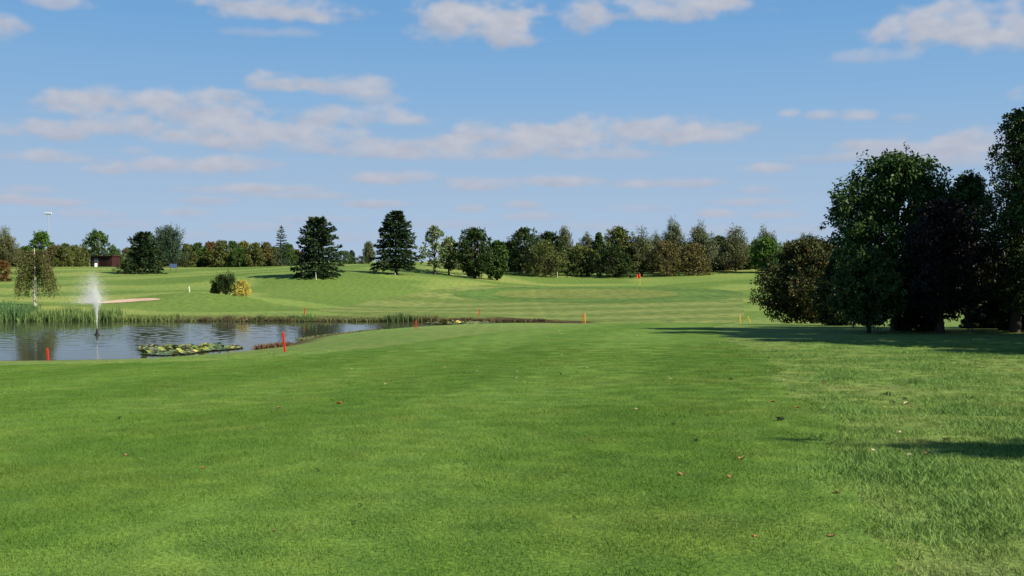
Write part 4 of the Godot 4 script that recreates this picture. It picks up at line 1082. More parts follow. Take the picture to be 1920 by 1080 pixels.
	plant("back_bush", -43.04, -206.00, 3.33, 2.15, 104, "background_shrub", "mid green shrub in the second row of the left hedge", "shrub", "second row of the hedge", [Color(0.027, 0.058, 0.012), Color(0.051, 0.094, 0.022)])
	plant("spruce", -14.00, -130.00, 7.69, 2.58, 105, "spruce_tree", "lone dark spruce with bare trunk foot on the mound", "tree", "", [Color(0.014, 0.031, 0.011), Color(0.030, 0.053, 0.022)])
	plant("fir", -21.68, -120.00, 6.56, 2.62, 106, "spruce_tree", "big dark spruce bushy down to the ground, left of the mound", "tree", "", [Color(0.014, 0.031, 0.011), Color(0.030, 0.053, 0.022)])
	plant("spire", -39.66, -185.00, 7.02, 1.38, 107, "larch_tree", "slim pointed conifer rising out of the hedge", "tree", "", [Color(0.023, 0.047, 0.027), Color(0.043, 0.074, 0.045)])
	plant("willow", -26.70, -200.00, 4.69, 1.09, 108, "slim_tree", "slim leaning grey tree left of the lone spruce", "tree", "", [Color(0.066, 0.090, 0.039), Color(0.117, 0.136, 0.078)])
	plant("bush", -27.36, -175.00, 2.26, 1.56, 109, "hedge_shrub", "green shrub at the right foot of the big bushy spruce", "shrub", "", [Color(0.027, 0.058, 0.012), Color(0.051, 0.094, 0.022)])
	plant("bush", -26.59, -190.00, 1.49, 1.51, 110, "hedge_shrub", "low dark shrub beneath the slim leaning tree", "shrub", "", [Color(0.016, 0.031, 0.008), Color(0.030, 0.055, 0.014)])
	plant("spire", -27.54, -185.00, 2.41, 0.55, 111, "young_conifer", "tiny young conifer between the two spruces", "tree", "", [Color(0.014, 0.031, 0.011), Color(0.030, 0.053, 0.022)])
	plant("pine", -56.99, -180.00, 8.19, 3.13, 112, "pine_tree", "blue green pine with several upright leaders, tallest on the left slope", "tree", "", [Color(0.023, 0.047, 0.027), Color(0.043, 0.074, 0.045)])
	plant("fir", -51.36, -150.00, 5.66, 2.68, 113, "conifer", "broad dark conifer to the right of the shed", "tree", "", [Color(0.014, 0.031, 0.011), Color(0.030, 0.053, 0.022)])
	plant("bush", -53.68, -149.00, 1.35, 1.55, 114, "shrub", "small round shrub at the left foot of the broad conifer", "shrub", "", [Color(0.016, 0.031, 0.008), Color(0.030, 0.055, 0.014)])
	plant("round", -82.91, -215.00, 6.87, 3.09, 115, "field_tree", "round green tree rising behind the shed", "tree", "", [Color(0.027, 0.058, 0.012), Color(0.051, 0.094, 0.022)])
	plant("round", -89.73, -205.00, 6.52, 2.65, 116, "field_tree", "bright green tree beneath the floodlight mast", "tree", "", [Color(0.039, 0.094, 0.016), Color(0.066, 0.125, 0.023)])
	plant("willow", -89.39, -190.00, 7.56, 2.45, 117, "slim_tree", "brownish pointed tree at the end of the left hedge", "tree", "", [Color(0.066, 0.082, 0.031), Color(0.105, 0.117, 0.056)])
	plant("bush", -59.43, -125.00, 2.47, 0.99, 118, "red_shrub", "reddish brown shrub left of the weeping birch", "shrub", "", [Color(0.078, 0.055, 0.017), Color(0.109, 0.066, 0.023), Color(0.125, 0.047, 0.016)])
	plant("weeping", -36.42, -82.00, 4.44, 1.71, 119, "weeping_birch", "weeping birch with white trunk and hanging olive foliage by the reeds", "tree", "", [Color(0.051, 0.072, 0.017), Color(0.090, 0.105, 0.030)])
	plant("bush", -57.93, -192.00, 4.10, 1.62, 120, "hedge_shrub", "olive shrub in the hedge between the pine and the big bushy spruce", "shrub", "shrubs of the field hedge", [Color(0.051, 0.072, 0.017), Color(0.090, 0.105, 0.030)])
	plant("bush", -56.90, -195.00, 4.34, 1.74, 121, "hedge_shrub", "mid green shrub in the hedge between the pine and the big bushy spruce", "shrub", "shrubs of the field hedge", [Color(0.027, 0.058, 0.012), Color(0.051, 0.094, 0.022)])
	plant("bush", -55.52, -198.00, 4.57, 1.87, 122, "hedge_shrub", "rust coloured shrub in the hedge between the pine and the big bushy spruce", "shrub", "shrubs of the field hedge", [Color(0.078, 0.055, 0.017), Color(0.109, 0.066, 0.023), Color(0.125, 0.047, 0.016)])
	plant("bush", -51.93, -192.00, 4.69, 1.91, 123, "hedge_shrub", "olive shrub in the hedge between the pine and the big bushy spruce", "shrub", "shrubs of the field hedge", [Color(0.051, 0.072, 0.017), Color(0.090, 0.105, 0.030)])
	plant("bush", -50.61, -195.00, 4.65, 1.94, 124, "hedge_shrub", "mid green shrub in the hedge between the pine and the big bushy spruce", "shrub", "shrubs of the field hedge", [Color(0.027, 0.058, 0.012), Color(0.051, 0.094, 0.022)])
	plant("bush", -49.33, -198.00, 4.59, 1.97, 125, "hedge_shrub", "yellow green shrub in the hedge between the pine and the big bushy spruce", "shrub", "shrubs of the field hedge", [Color(0.078, 0.109, 0.020), Color(0.125, 0.133, 0.023)])
	plant("bush", -45.93, -192.00, 4.29, 1.72, 126, "hedge_shrub", "olive shrub in the hedge between the pine and the big bushy spruce", "shrub", "shrubs of the field hedge", [Color(0.051, 0.072, 0.017), Color(0.090, 0.105, 0.030)])
	plant("bush", -44.81, -195.00, 4.44, 1.65, 127, "hedge_shrub", "dull brown shrub in the hedge between the pine and the big bushy spruce", "shrub", "shrubs of the field hedge", [Color(0.066, 0.062, 0.020), Color(0.098, 0.090, 0.030)])
	plant("bush", -44.02, -198.00, 3.68, 1.57, 128, "hedge_shrub", "olive shrub in the hedge between the pine and the big bushy spruce", "shrub", "shrubs of the field hedge", [Color(0.051, 0.072, 0.017), Color(0.090, 0.105, 0.030)])
	plant("bush", -40.02, -192.00, 4.00, 1.72, 129, "hedge_shrub", "mid green shrub in the hedge between the pine and the big bushy spruce", "shrub", "shrubs of the field hedge", [Color(0.027, 0.058, 0.012), Color(0.051, 0.094, 0.022)])
	plant("bush", -39.10, -195.00, 3.08, 1.55, 130, "hedge_shrub", "rust coloured shrub in the hedge between the pine and the big bushy spruce", "shrub", "shrubs of the field hedge", [Color(0.078, 0.055, 0.017), Color(0.109, 0.066, 0.023), Color(0.125, 0.047, 0.016)])
	plant("bush", -60.92, -198.00, 2.98, 1.77, 131, "hedge_shrub", "olive shrub in the hedge between the pine and the big bushy spruce", "shrub", "shrubs of the field hedge", [Color(0.051, 0.072, 0.017), Color(0.090, 0.105, 0.030)])
	plant("bush", -48.60, -192.00, 3.45, 2.10, 132, "hedge_shrub", "mid green shrub in the hedge between the pine and the big bushy spruce", "shrub", "shrubs of the field hedge", [Color(0.027, 0.058, 0.012), Color(0.051, 0.094, 0.022)])
	plant("bush", -53.71, -195.00, 3.19, 2.13, 133, "hedge_shrub", "yellow green shrub in the hedge between the pine and the big bushy spruce", "shrub", "shrubs of the field hedge", [Color(0.078, 0.109, 0.020), Color(0.125, 0.133, 0.023)])
	plant("bush", -90.46, -196.00, 3.17, 1.75, 134, "hedge_shrub", "olive shrub in the hedge to either side of the shed", "shrub", "shrubs of the hedge by the shed", [Color(0.051, 0.072, 0.017), Color(0.090, 0.105, 0.030)])
	plant("bush", -90.07, -199.00, 3.76, 1.78, 135, "hedge_shrub", "mid green shrub in the hedge to either side of the shed", "shrub", "shrubs of the hedge by the shed", [Color(0.027, 0.058, 0.012), Color(0.051, 0.094, 0.022)])
	plant("bush", -85.81, -202.00, 3.97, 1.80, 136, "hedge_shrub", "dull brown shrub in the hedge to either side of the shed", "shrub", "shrubs of the hedge by the shed", [Color(0.066, 0.062, 0.020), Color(0.098, 0.090, 0.030)])
	plant("bush", -81.51, -196.00, 4.21, 1.56, 137, "hedge_shrub", "olive shrub in the hedge to either side of the shed", "shrub", "shrubs of the hedge by the shed", [Color(0.051, 0.072, 0.017), Color(0.090, 0.105, 0.030)])
	plant("bush", -80.98, -199.00, 3.94, 1.58, 138, "hedge_shrub", "olive shrub in the hedge to either side of the shed", "shrub", "shrubs of the hedge by the shed", [Color(0.051, 0.072, 0.017), Color(0.090, 0.105, 0.030)])
	plant("bush", -80.60, -202.00, 3.56, 1.40, 139, "hedge_shrub", "olive shrub in the hedge to either side of the shed", "shrub", "shrubs of the hedge by the shed", [Color(0.051, 0.072, 0.017), Color(0.090, 0.105, 0.030)])
	plant("bush", -72.47, -196.00, 3.30, 1.75, 140, "hedge_shrub", "mid green shrub in the hedge to either side of the shed", "shrub", "shrubs of the hedge by the shed", [Color(0.027, 0.058, 0.012), Color(0.051, 0.094, 0.022)])
	plant("bush", -71.11, -199.00, 3.43, 1.98, 141, "hedge_shrub", "dull brown shrub in the hedge to either side of the shed", "shrub", "shrubs of the hedge by the shed", [Color(0.066, 0.062, 0.020), Color(0.098, 0.090, 0.030)])
	plant("bush", -87.02, -202.00, 2.97, 2.00, 142, "hedge_shrub", "olive shrub in the hedge to either side of the shed", "shrub", "shrubs of the hedge by the shed", [Color(0.051, 0.072, 0.017), Color(0.090, 0.105, 0.030)])
	plant("bush", -94.16, -196.00, 2.97, 1.95, 143, "hedge_shrub", "olive shrub in the hedge to either side of the shed", "shrub", "shrubs of the hedge by the shed", [Color(0.051, 0.072, 0.017), Color(0.090, 0.105, 0.030)])
	plant("bush", -65.18, -199.00, 3.75, 1.58, 144, "hedge_shrub", "olive shrub in the hedge to either side of the shed", "shrub", "shrubs of the hedge by the shed", [Color(0.051, 0.072, 0.017), Color(0.090, 0.105, 0.030)])
	plant("spires", -25.32, -95.00, 2.30, 1.27, 145, "juniper", "dark upright evergreen bush with pointed tips on the far slope", "shrub", "", [Color(0.016, 0.031, 0.008), Color(0.030, 0.055, 0.014)])
	plant("bush", -23.78, -94.50, 1.44, 0.84, 146, "golden_shrub", "bright golden yellow shrub at the side of the dark upright bush", "shrub", "", [Color(0.328, 0.281, 0.047), Color(0.429, 0.359, 0.078)])
	plant("bush", -26.38, -95.60, 0.99, 0.38, 147, "golden_shrub", "small yellow green shrub at the left of the dark upright bush", "shrub", "", [Color(0.078, 0.109, 0.020), Color(0.125, 0.133, 0.023)])
	print("trees ", Time.get_ticks_msec())

	# ------------------------------------------------ built things
	make_shed()
	make_mast()
	make_sign()
	make_flag()
	make_fountain(fount)
	stake(-6.98, -33.00, 0.62, Color(0.36, 0.022, 0.014), "bent red stake on the near bank beside the lily pads", "red_stake", "", Vector2(-0.06, 0.00), -0.005)
	stake(-17.51, -40.50, 0.48, Color(0.36, 0.022, 0.014), "red stake at the near bank below the fountain", "red_stake", "", Vector2(-0.03, 0.00), 0.000)
	stake(-4.65, -52.00, 0.41, Color(0.36, 0.022, 0.014), "red stake where the near bank narrows the pond", "red_stake", "", Vector2(0.00, 0.00), 0.000)
	stake(-14.38, -74.50, 0.51, Color(0.36, 0.022, 0.014), "red stake on the far bank across the pond", "red_stake", "", Vector2(-0.03, 0.00), 0.000)
	stake(-2.28, -74.00, 0.52, Color(0.36, 0.022, 0.014), "red stake on the far bank behind the far lily pads", "red_stake", "", Vector2(0.03, 0.00), 0.000)
	stake(4.62, -70.00, 0.64, Color(0.40, 0.07, 0.014), "orange red stake touching a yellow one at the pond corner", "red_stake", "", Vector2(0.00, 0.00), 0.000)
	stake(4.80, -70.30, 0.65, Color(0.46, 0.31, 0.02), "yellow stake touching an orange red one at the pond corner", "yellow_stake", "", Vector2(-0.02, 0.00), 0.000)
	stake(14.46, -68.00, 0.67, Color(0.46, 0.31, 0.02), "upright yellow stake at the edge of the tree shadow", "yellow_stake", "", Vector2(-0.02, 0.00), 0.000)
	stake(14.96, -67.00, 0.62, Color(0.46, 0.31, 0.02), "tilted yellow stake at the edge of the tree shadow", "yellow_stake", "", Vector2(-0.22, 0.00), 0.000)
	stake(-27.60, -92.00, 0.51, Color(0.58, 0.58, 0.56), "white post on the slope left of the dark upright bush", "white_post", "", Vector2(-0.05, 0.00), 0.000)
	stake(-21.49, -118.00, 0.82, Color(0.58, 0.58, 0.56), "white post in front of the big bushy spruce", "white_post", "", Vector2(-0.05, 0.00), 0.000)
	stake(-13.97, -128.50, 0.26, Color(0.58, 0.58, 0.56), "short white post at the foot of the lone spruce", "white_post", "", Vector2(0.00, 0.00), 0.000)
	stake(6.67, -158.00, 0.91, Color(0.58, 0.58, 0.56), "white post below the belt behind the green", "white_post", "", Vector2(0.00, 0.00), 0.000)

	# ------------------------------------------------ water plants
	make_lilies()
	make_reeds()
	rush(-8.03, -71.30, 0.50, 0.40, Color(0.05, 0.09, 0.03), 40, "dark green rush tuft on the far bank left of the far lily pads", "rush tufts by the far lilies")
	rush(-7.36, -71.30, 0.58, 0.45, Color(0.05, 0.09, 0.03), 41, "dark green rush tuft on the far bank left of the far lily pads", "rush tufts by the far lilies")
	rush(-6.72, -71.30, 0.45, 0.35, Color(0.06, 0.09, 0.03), 42, "dark green rush tuft on the far bank left of the far lily pads", "rush tufts by the far lilies")
	rush(-6.02, -71.30, 0.38, 0.40, Color(0.08, 0.09, 0.035), 43, "dark green rush tuft on the far bank left of the far lily pads", "rush tufts by the far lilies")
	rush(-5.24, -71.30, 0.36, 0.40, Color(0.09, 0.09, 0.04), 44, "dark green rush tuft on the far bank left of the far lily pads", "rush tufts by the far lilies")
	rush(-20.38, -71.80, 0.33, 0.40, Color(0.07, 0.055, 0.03), 60, "brownish rush tuft on the far bank across from the near lily pads", "rush tufts along the far bank")
	rush(-18.99, -71.80, 0.42, 0.40, Color(0.06, 0.05, 0.03), 61, "brownish rush tuft on the far bank across from the near lily pads", "rush tufts along the far bank")
	rush(-17.82, -71.80, 0.33, 0.45, Color(0.09, 0.06, 0.03), 62, "brownish rush tuft on the far bank across from the near lily pads", "rush tufts along the far bank")
	rush(-16.82, -71.80, 0.40, 0.30, Color(0.07, 0.10, 0.035), 63, "brownish rush tuft on the far bank across from the near lily pads", "rush tufts along the far bank")
	rush(-14.61, -71.80, 0.36, 0.30, Color(0.06, 0.08, 0.03), 64, "brownish rush tuft on the far bank across from the near lily pads", "rush tufts along the far bank")
	rush(-13.72, -71.80, 0.45, 0.50, Color(0.07, 0.13, 0.035), 65, "brownish rush tuft on the far bank across from the near lily pads", "rush tufts along the far bank")

	# ------------------------------------------------ leaves and clods on the grass
	var fl := [
		[-5.76, -17.35, "pale", 0.09],
		[-3.26, -21.85, "pale", 0.09],
		[-1.37, -21.75, "pale", 0.09],
		[-0.79, -21.60, "orange", 0.09],
		[-0.67, -20.55, "pale", 0.09],
		[-2.13, -18.70, "tan", 0.09],
		[-2.11, -17.95, "pale", 0.09],
		[-2.40, -14.90, "orange", 0.15],
		[-3.14, -14.45, "tan", 0.10],
		[-3.13, -13.95, "tan", 0.09],
		[-3.71, -10.30, "tan", 0.09],
		[-4.89, -13.35, "clod", 0.05],
		[-2.74, -9.50, "orange", 0.06],
		[-1.10, -7.75, "clod", 0.03],
		[-1.07, -7.20, "clod", 0.03],
		[-1.57, -7.05, "tan", 0.04],
		[-1.68, -9.25, "clod", 0.03],
		[0.10, -20.25, "pale", 0.09],
		[0.09, -18.80, "pale", 0.09],
		[0.67, -20.80, "pale", 0.09],
		[0.88, -19.30, "clod", 0.05],
		[1.46, -20.90, "pale", 0.09],
		[1.17, -25.30, "pale", 0.09],
		[1.20, -19.85, "tan", 0.09],
		[2.18, -19.45, "tan", 0.09],
		[2.35, -19.40, "tan", 0.09],
		[2.70, -18.55, "pale", 0.09],
		[2.69, -18.10, "pale", 0.09],
		[3.46, -19.75, "pale", 0.09],
		[3.53, -19.35, "clod", 0.04],
		[3.63, -17.80, "clod", 0.06],
		[4.26, -19.35, "tan", 0.09],
		[4.67, -19.55, "pale", 0.09],
		[4.88, -19.65, "pale", 0.09],
		[4.48, -17.65, "pale", 0.09],
		[5.80, -25.65, "orange", 0.09],
		[5.81, -30.00, "pale", 0.09],
		[3.49, -14.35, "tan", 0.11],
		[3.62, -13.60, "orange", 0.09],
		[1.58, -13.65, "pale", 0.09],
		[3.09, -12.35, "clod", 0.10],
		[1.82, -12.05, "clod", 0.05],
		[1.85, -10.75, "clod", 0.06],
		[2.06, -9.60, "tan", 0.11],
		[1.41, -8.85, "tan", 0.12],
		[1.78, -8.70, "tan", 0.09],
		[0.42, -7.25, "clod", 0.03],
		[1.53, -6.70, "orange", 0.05],
		[1.99, -6.65, "tan", 0.07],
		[2.43, -8.00, "tan", 0.09],
		[3.37, -9.95, "pale", 0.11],
		[4.04, -11.15, "pale", 0.09],
		[3.59, -9.65, "pale", 0.09],
		[3.78, -9.75, "tan", 0.09],
		[5.12, -13.90, "pale", 0.14],
		[5.27, -14.40, "clod", 0.06],
		[5.27, -15.05, "clod", 0.09],
		[4.97, -14.00, "clod", 0.06],
		[3.92, -13.45, "pale", 0.09],
		[4.28, -10.55, "clod", 0.06],
		[4.98, -17.10, "orange", 0.12],
		[8.82, -20.10, "pale", 0.09],
		[7.09, -19.05, "tan", 0.09],
		[1.17, -36.25, "pale", 0.12],
		[1.86, -41.60, "pale", 0.12],
		[1.80, -38.90, "pale", 0.12],
		[3.64, -35.25, "pale", 0.12],
		[4.26, -36.50, "pale", 0.10],
		[4.32, -35.50, "pale", 0.12],
		[3.47, -37.80, "pale", 0.10],
		[2.87, -41.35, "pale", 0.12],
		[4.70, -37.45, "pale", 0.10],
		[3.70, -33.90, "tan", 0.10],
		[3.08, -36.90, "pale", 0.10],
	]
	for k in fl.size():
		fallen(fl[k][0], fl[k][1], fl[k][2], k, fl[k][3])

	# ------------------------------------------------ grass blades of the foreground
	make_grass()
	print("all ", Time.get_ticks_msec())

func make_shed():
	var x := SHED_X
	var z := SHED_Z
	var o := thing("shed", "low dark brown timber shed with flat roof on the far slope", "shed", Vector3(x, height(x, z) - 0.1, z), "", deg_to_rad(-14.0))
	o.scale = Vector3(0.80, 0.92, 0.80)
	var wood := painted(0.85, 0.2)
	var b := Mesher.new()
	b.box(Vector3(-2.7, 0, -1.5), Vector3(2.7, 2.12, 1.5), Color(0.030, 0.015, 0.012))
	var wall := part("wall", b, wood, o)
	for k in 24:
		var s := Mesher.new()
		var xx := -2.68 + k * 0.2235
		s.box(Vector3(xx, 0.05, 1.5), Vector3(xx + 0.20, 2.08, 1.522), Color(0.036, 0.017, 0.014) * (1.0 + 0.25 * sin(k * 12.9)))
		part("plank", s, wood, wall)
	b = Mesher.new()
	b.box(Vector3(-2.95, 2.12, -1.75), Vector3(2.95, 2.27, 1.8), Color(0.045, 0.022, 0.018))
	part("roof", b, wood, o)
	b = Mesher.new()
	b.box(Vector3(-1.75, 0.02, 1.524), Vector3(-0.75, 1.75, 1.57), Color(0.085, 0.095, 0.115))
	var door := part("door", b, wood, o)
	b = Mesher.new()
	b.box(Vector3(-0.9, 0.85, 1.571), Vector3(-0.86, 1.0, 1.61), Color(0.3, 0.3, 0.3))
	part("handle", b, wood, door)
	var bx := x - 0.5
	var bz := z + 3.2
	var t := thing("ball_bin", "small white bin standing in front of the dark shed", "bin", Vector3(bx, height(bx, bz) - 0.02, bz))
	b = Mesher.new()
	b.tube([Vector3.ZERO, Vector3(0, 0.55, 0)], [0.24, 0.28], 12, Color(0.75, 0.75, 0.73))
	part("body", b, painted(0.5), t)
	b = Mesher.new()
	b.tube([Vector3(0, 0.55, 0), Vector3(0, 0.60, 0), Vector3(0, 0.64, 0)], [0.30, 0.30, 0.14], 12, Color(0.7, 0.7, 0.68))
	part("lid", b, painted(0.5), t)

func make_mast():
	var x := MAST_X
	var z := MAST_Z
	var gy := height(x, z)
	var o := thing("floodlight_mast", "tall thin grey floodlight mast rising beyond the hedge", "floodlight", Vector3(x, gy - 0.1, z))
	var mt := painted(0.4, 0.5)
	var top: float = MAST_TOP - gy
	var b := Mesher.new()
	b.tube([Vector3.ZERO, Vector3(0, top, 0)], [0.11, 0.08], 10, Color(0.24, 0.26, 0.30))
	part("pole", b, mt, o)
	b = Mesher.new()
	b.box(Vector3(-0.75, top - 0.1, -0.06), Vector3(0.75, top + 0.02, 0.06), Color(0.45, 0.46, 0.48))
	part("crossbar", b, mt, o)
	for k in 4:
		b = Mesher.new()
		b.box(Vector3(-0.17, -0.14, -0.1), Vector3(0.17, 0.14, 0.1), Color(0.75, 0.76, 0.78), Transform3D(Basis(Vector3.RIGHT, 0.5), Vector3(-0.66 + k * 0.44, top + 0.2, 0.12)))
		part("floodlight_head", b, mt, o)

func make_sign():
	var x := SIGN_X
	var z := SIGN_Z
	var o := thing("notice_board", "small blue board on two posts by the hedge", "sign", Vector3(x, height(x, z) - 0.05, z))
	var b := Mesher.new()
	b.box(Vector3(-0.5, 0.75, 0.0), Vector3(0.5, 1.35, 0.05), Color(0.06, 0.10, 0.20))
	part("board", b, painted(0.6), o)
	for s in [-0.42, 0.42]:
		b = Mesher.new()
		b.tube([Vector3(s, 0, -0.04), Vector3(s, 1.42, -0.04)], [0.045, 0.04], 8, Color(0.10, 0.07, 0.05))
		part("post", b, painted(0.8), o)

func make_flag():
	var x := FLAG_X
	var z := FLAG_Z
	var o := thing("golf_flag", "red flag on a thin yellow pole standing in the putting green", "flag", Vector3(x, height(x, z) + 0.03, z))
	var b := Mesher.new()
	b.tube([Vector3(0, -0.1, 0), Vector3(0, 0.75, 0)], [0.016, 0.016], 8, Color(0.05, 0.07, 0.03))
	b.tube([Vector3(0, 0.75, 0), Vector3(0, 2.12, 0)], [0.016, 0.014], 8, Color(0.62, 0.50, 0.06))
	part("pole", b, painted(0.4), o)
	b = Mesher.new()
	var n := 9
	for k in n:
		for j in 3:
			var q := []
			for w in [[k, j], [k + 1, j], [k + 1, j + 1], [k, j + 1]]:
				var t: float = float(w[0]) / n
				q.append(Vector3(-0.34 * t * (1.0 - 0.1 * t), 2.10 - w[1] * 0.15 - 0.10 * t * t, 0.05 * sin(t * 7.0 + w[1] * 0.5)))
			b.quad(q[0], q[3], q[2], q[1], Color(0.62, 0.025, 0.02))
	part("flag", b, leafy(0.3, 0.7), o)

func make_fountain(at: Vector3):
	var o := thing("fountain", "floating pond fountain throwing a white plume of spray", "fountain", at)
	var b := Mesher.new()
	b.tube([Vector3(0, -0.10, 0), Vector3(0, 0.03, 0), Vector3(0, 0.06, 0)], [0.15, 0.15, 0.10], 16, Color(0.02, 0.02, 0.022))
	part("float", b, painted(0.5), o)
	b = Mesher.new()
	b.tube([Vector3(0, 0.05, 0), Vector3(0, 0.17, 0), Vector3(0, 0.2, 0), Vector3(0, 0.32, 0)], [0.085, 0.075, 0.06, 0.05], 12, Color(0.03, 0.02, 0.02))
	part("nozzle", b, painted(0.4), o)
	# drops of water: rising cone, then a loose head that drifts with the wind and falls
	var g := RandomNumberGenerator.new()
	g.seed = 77
	var drop := Mesher.new()
	var e := [Vector3(1, 0, 0), Vector3(0, 0, 1), Vector3(-1, 0, 0), Vector3(0, 0, -1)]
	for k in 4:
		drop.tri(Vector3(0, 1.3, 0), e[(k + 1) % 4], e[k], Color(1, 1, 1))
		drop.tri(Vector3(0, -1.3, 0), e[k], e[(k + 1) % 4], Color(1, 1, 1))
	var xf := []
	var cl := PackedColorArray()
	for k in 26000:
		var peak := 1.45 + 1.9 * g.randf() * g.randf()
		var s := sqrt(g.randf())                 # 0 leaving the nozzle, 1 at the peak, beyond it falling
		if g.randf() < 0.45:
			s = 1.0 + 0.30 * g.randf()
		var y := peak * (2.0 * s - s * s)
		var ang := g.randf() * TAU
		var out := absf(g.randfn(0, 0.40)) * pow(s, 2.2) + 0.014 + 0.02 * s
		var p := Vector3(cos(ang) * out - 0.22 * s * s * s, 0.33 + y, sin(ang) * out) + rv(g) * 0.02
		var r := g.randf_range(0.003, 0.0072)
		xf.append(Transform3D(Basis().scaled(Vector3(r, r, r)), p))
		cl.append(Color(1, 1, 1))
	var wm := painted(0.25, 0.5)
	wm.albedo_color = Color(0.74, 0.76, 0.79)
	scatter("spray", "", "", drop.mesh(wm), xf, cl, o)

func make_lilies():
	var mats := painted(0.35, 0.45)
	var sets := [
		[-14.88, -48.60, 2.51, 3.00, "wide patch of water lily pads near the bent red stake", 3, 1300],
		[-3.15, -69.05, 2.26, 1.75, "narrow patch of water lily pads along the far bank", 4, 480],
	]
	for st in sets:
		var g := RandomNumberGenerator.new()
		g.seed = st[5]
		var o := thing("water_lily_patch", st[4], "water lilies", Vector3(st[0], WATER, st[1]))
		var b := Mesher.new()
		var fl := Mesher.new()
		for k in int(st[6]):
			var ang := g.randf() * TAU
			var rr := sqrt(g.randf()) * (0.85 + 0.2 * sin(ang * 3.0 + st[5]))
			var c := Vector3(cos(ang) * rr * st[2], 0.022 + g.randf() * 0.022, sin(ang) * rr * st[3])
			var rad := g.randf_range(0.09, 0.17)
			var tilt := g.randfn(0, 0.09)
			var tdir := g.randf() * TAU
			var turn := g.randf() * TAU
			var lift := 0.0
			if g.randf() < 0.05:
				tilt = g.randf_range(0.35, 0.9)
				lift = rad * 0.5
			var col := Color(0.064, 0.112, 0.019).lerp(Color(0.150, 0.180, 0.038), g.randf()) * g.randf_range(0.6, 1.2)
			var u := g.randf()
			if u < 0.08:
				col = Color(0.315, 0.270, 0.060)
			elif u < 0.12:
				col = Color(0.225, 0.098, 0.038)
			elif u < 0.24:
				col = Color(0.026, 0.053, 0.011)
			var bs := Basis(Vector3(cos(tdir), 0, sin(tdir)), tilt) * Basis(Vector3.UP, turn)
			var n := 11
			for s in n:                            # the notch is the missing twelfth
				var a0 := TAU * s / 12.0
				var a1 := TAU * (s + 1) / 12.0
				b.tri(c + Vector3(0, lift, 0), c + Vector3(0, lift, 0) + bs * Vector3(cos(a0) * rad, 0.012, sin(a0) * rad), c + Vector3(0, lift, 0) + bs * Vector3(cos(a1) * rad, 0.012, sin(a1) * rad), col)
			if k % 14 == 0:
				for s in 9:
					var al := Vector3(cos(s * 0.7), 0.9, sin(s * 0.7)).normalized()
					fl.leaf(c + Vector3(0, 0.03, 0), al, al.cross(Vector3.UP).normalized(), 0.07, 0.035, Color(0.562, 0.510, 0.375))
		var p := part("pads", b, mats, o)
		p.set_meta("kind", "stuff")
		var q := part("flowers", fl, leaf_mat, o)
		q.set_meta("kind", "stuff")

func make_reeds():
	var g := RandomNumberGenerator.new()
	g.seed = 5
	var m := leafy(0.3)
	var tall := tuft(61, 34, 0.30, 1.0, 0.035, 0.16, 0.08).mesh(m)
	var xf := []
	var cl := PackedColorArray()
	var sets := [
		[-38.70, -72.20, -32.44, -72.00, 2.00, 1.50, 330, Color(0.065, 0.135, 0.05)],
		[-37.67, -71.60, -26.55, -71.80, 1.60, 1.05, 420, Color(0.11, 0.18, 0.055)],
		[-26.98, -72.00, -22.51, -72.00, 0.80, 0.50, 120, Color(0.12, 0.17, 0.05)],
		[-23.52, -71.80, -8.52, -71.50, 0.70, 0.30, 420, Color(0.11, 0.14, 0.05)],
		[-22.45, -71.80, 2.12, -71.20, 0.50, 0.25, 300, Color(0.09, 0.075, 0.035)],
		[-12.08, -71.60, 3.53, -71.20, 0.40, 0.14, 200, Color(0.12, 0.09, 0.045)],
		[-11.62, -48.80, -10.44, -49.50, 0.80, 0.28, 60, Color(0.13, 0.08, 0.04)],
		[-10.82, -54.50, -6.20, -62.50, 0.60, 0.12, 150, Color(0.13, 0.14, 0.06)],
		[-4.76, -160.00, 4.02, -162.00, 2.00, 0.65, 200, Color(0.10, 0.16, 0.05)],
		[-11.75, -148.00, -4.53, -152.00, 1.00, 0.40, 60, Color(0.10, 0.16, 0.05)],
	]
	for s in sets:                                   # x0, z0, x1, z1, depth, height, count, colour
		for k in int(s[6]):
			var t := g.randf()
			var x: float = lerpf(s[0], s[2], t) + g.randfn(0, 0.1)
			var z: float = lerpf(s[1], s[3], t) + g.randf_range(-1, 0.25) * s[4]
			var hh: float = s[5] * g.randf_range(0.6, 1.1) * (0.8 + 0.3 * mid.get_noise_2d(x * 4.0, z))
			var y := maxf(height(x, z), WATER - 0.3)
			xf.append(Transform3D(Basis(Vector3.UP, g.randf() * TAU).scaled(Vector3(0.8, hh, 0.8)), Vector3(x, y, z)))
			cl.append(s[7] * g.randf_range(0.65, 1.25))
	scatter("reed_bed", "bed of green reeds and rank grass along the far bank", "reeds", tall, xf, cl)

func rush(x: float, z: float, h: float, r: float, col: Color, sd: int, label: String, group: String):
	var o := thing("rush_tuft", label, "rushes", Vector3(x, maxf(height(x, z), WATER - 0.1), z), group)
	var b := tuft(sd, 150, r, h, 0.03, 0.28, 0.06)
	for k in b.c.size():
		b.c[k] = b.c[k] * col
	part("blades", b, leaf_mat, o)

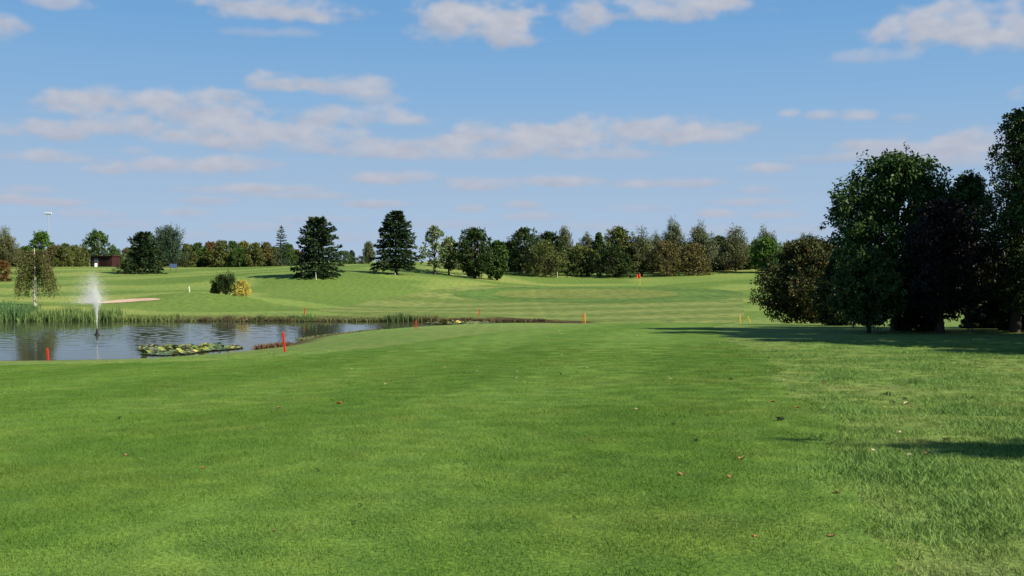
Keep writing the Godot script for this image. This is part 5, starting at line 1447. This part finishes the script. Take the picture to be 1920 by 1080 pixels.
func make_grass():
	var g := RandomNumberGenerator.new()
	g.seed = 99
	var m := leafy(0.35, 0.6)
	var xf := []
	var cl := PackedColorArray()
	var rx := []
	var rc := PackedColorArray()
	var d := 2.6
	while d < 34.0:
		var cell := 0.20 if d < 14.0 else 0.27
		var n := int((d * 1.06 + 7.0) / cell)
		for k in n:
			var x := (k - n * 0.5) * cell + g.randf_range(-0.5, 0.5) * cell
			var z := -d + g.randf_range(-0.5, 0.5) * cell
			if g.randf() < smoothstep(22.0, 34.0, d):
				continue
			var turn := g.randf() * TAU
			# the two cuts interlock along a ragged edge
			var wob := Vector2(mid.get_noise_2d(x * 6.0, z * 6.0), mid.get_noise_2d(x * 6.0 + 80.0, z * 6.0)) * 0.4
			if Geometry2D.is_point_in_polygon(Vector2(x, z) + wob, FAIRWAY):
				xf.append(on_ground(x, z, turn, g.randf_range(0.8, 1.2)))
				var c := fairway_colour(x, z) * Color(0.58, 0.66, 0.43) * g.randf_range(0.92, 1.15)
				var q := mid.get_noise_2d(x * 5.0, z * 5.0)
				if q > 0.38:
					c = c.lerp(Color(0.055, 0.135, 0.035), 0.3)
				elif q < -0.40:
					c = c.lerp(Color(0.17, 0.18, 0.05), 0.35)
				cl.append(c)
			else:
				var q := mid.get_noise_2d(x * 3.0 + 50.0, z * 3.0)
				rx.append(on_ground(x, z, turn, g.randf_range(0.6, 1.2) * (0.85 + 0.5 * clampf(q * 2.0, -0.3, 0.8))))
				var c := Color(0.148, 0.242, 0.053).lerp(Color(0.100, 0.205, 0.046), clampf(q * 2.0, 0, 0.6)).lerp(Color(0.30, 0.285, 0.11), clampf(-q * 1.2 - 0.15, 0, 0.35))
				rc.append(c * g.randf_range(0.78, 1.12))
		d += cell
	scatter("fairway_grass", "short mown grass blades of the near fairway", "grass", tuft(1, 340, 0.20, 0.031, 0.0058, 0.55, 0.03).mesh(m), xf, cl)
	scatter("rough_grass", "longer uneven grass blades of the rough beside the fairway", "grass", tuft(2, 240, 0.20, 0.046, 0.0065, 0.75, 0.05).mesh(m), rx, rc)
	print("tufts ", xf.size(), " ", rx.size())
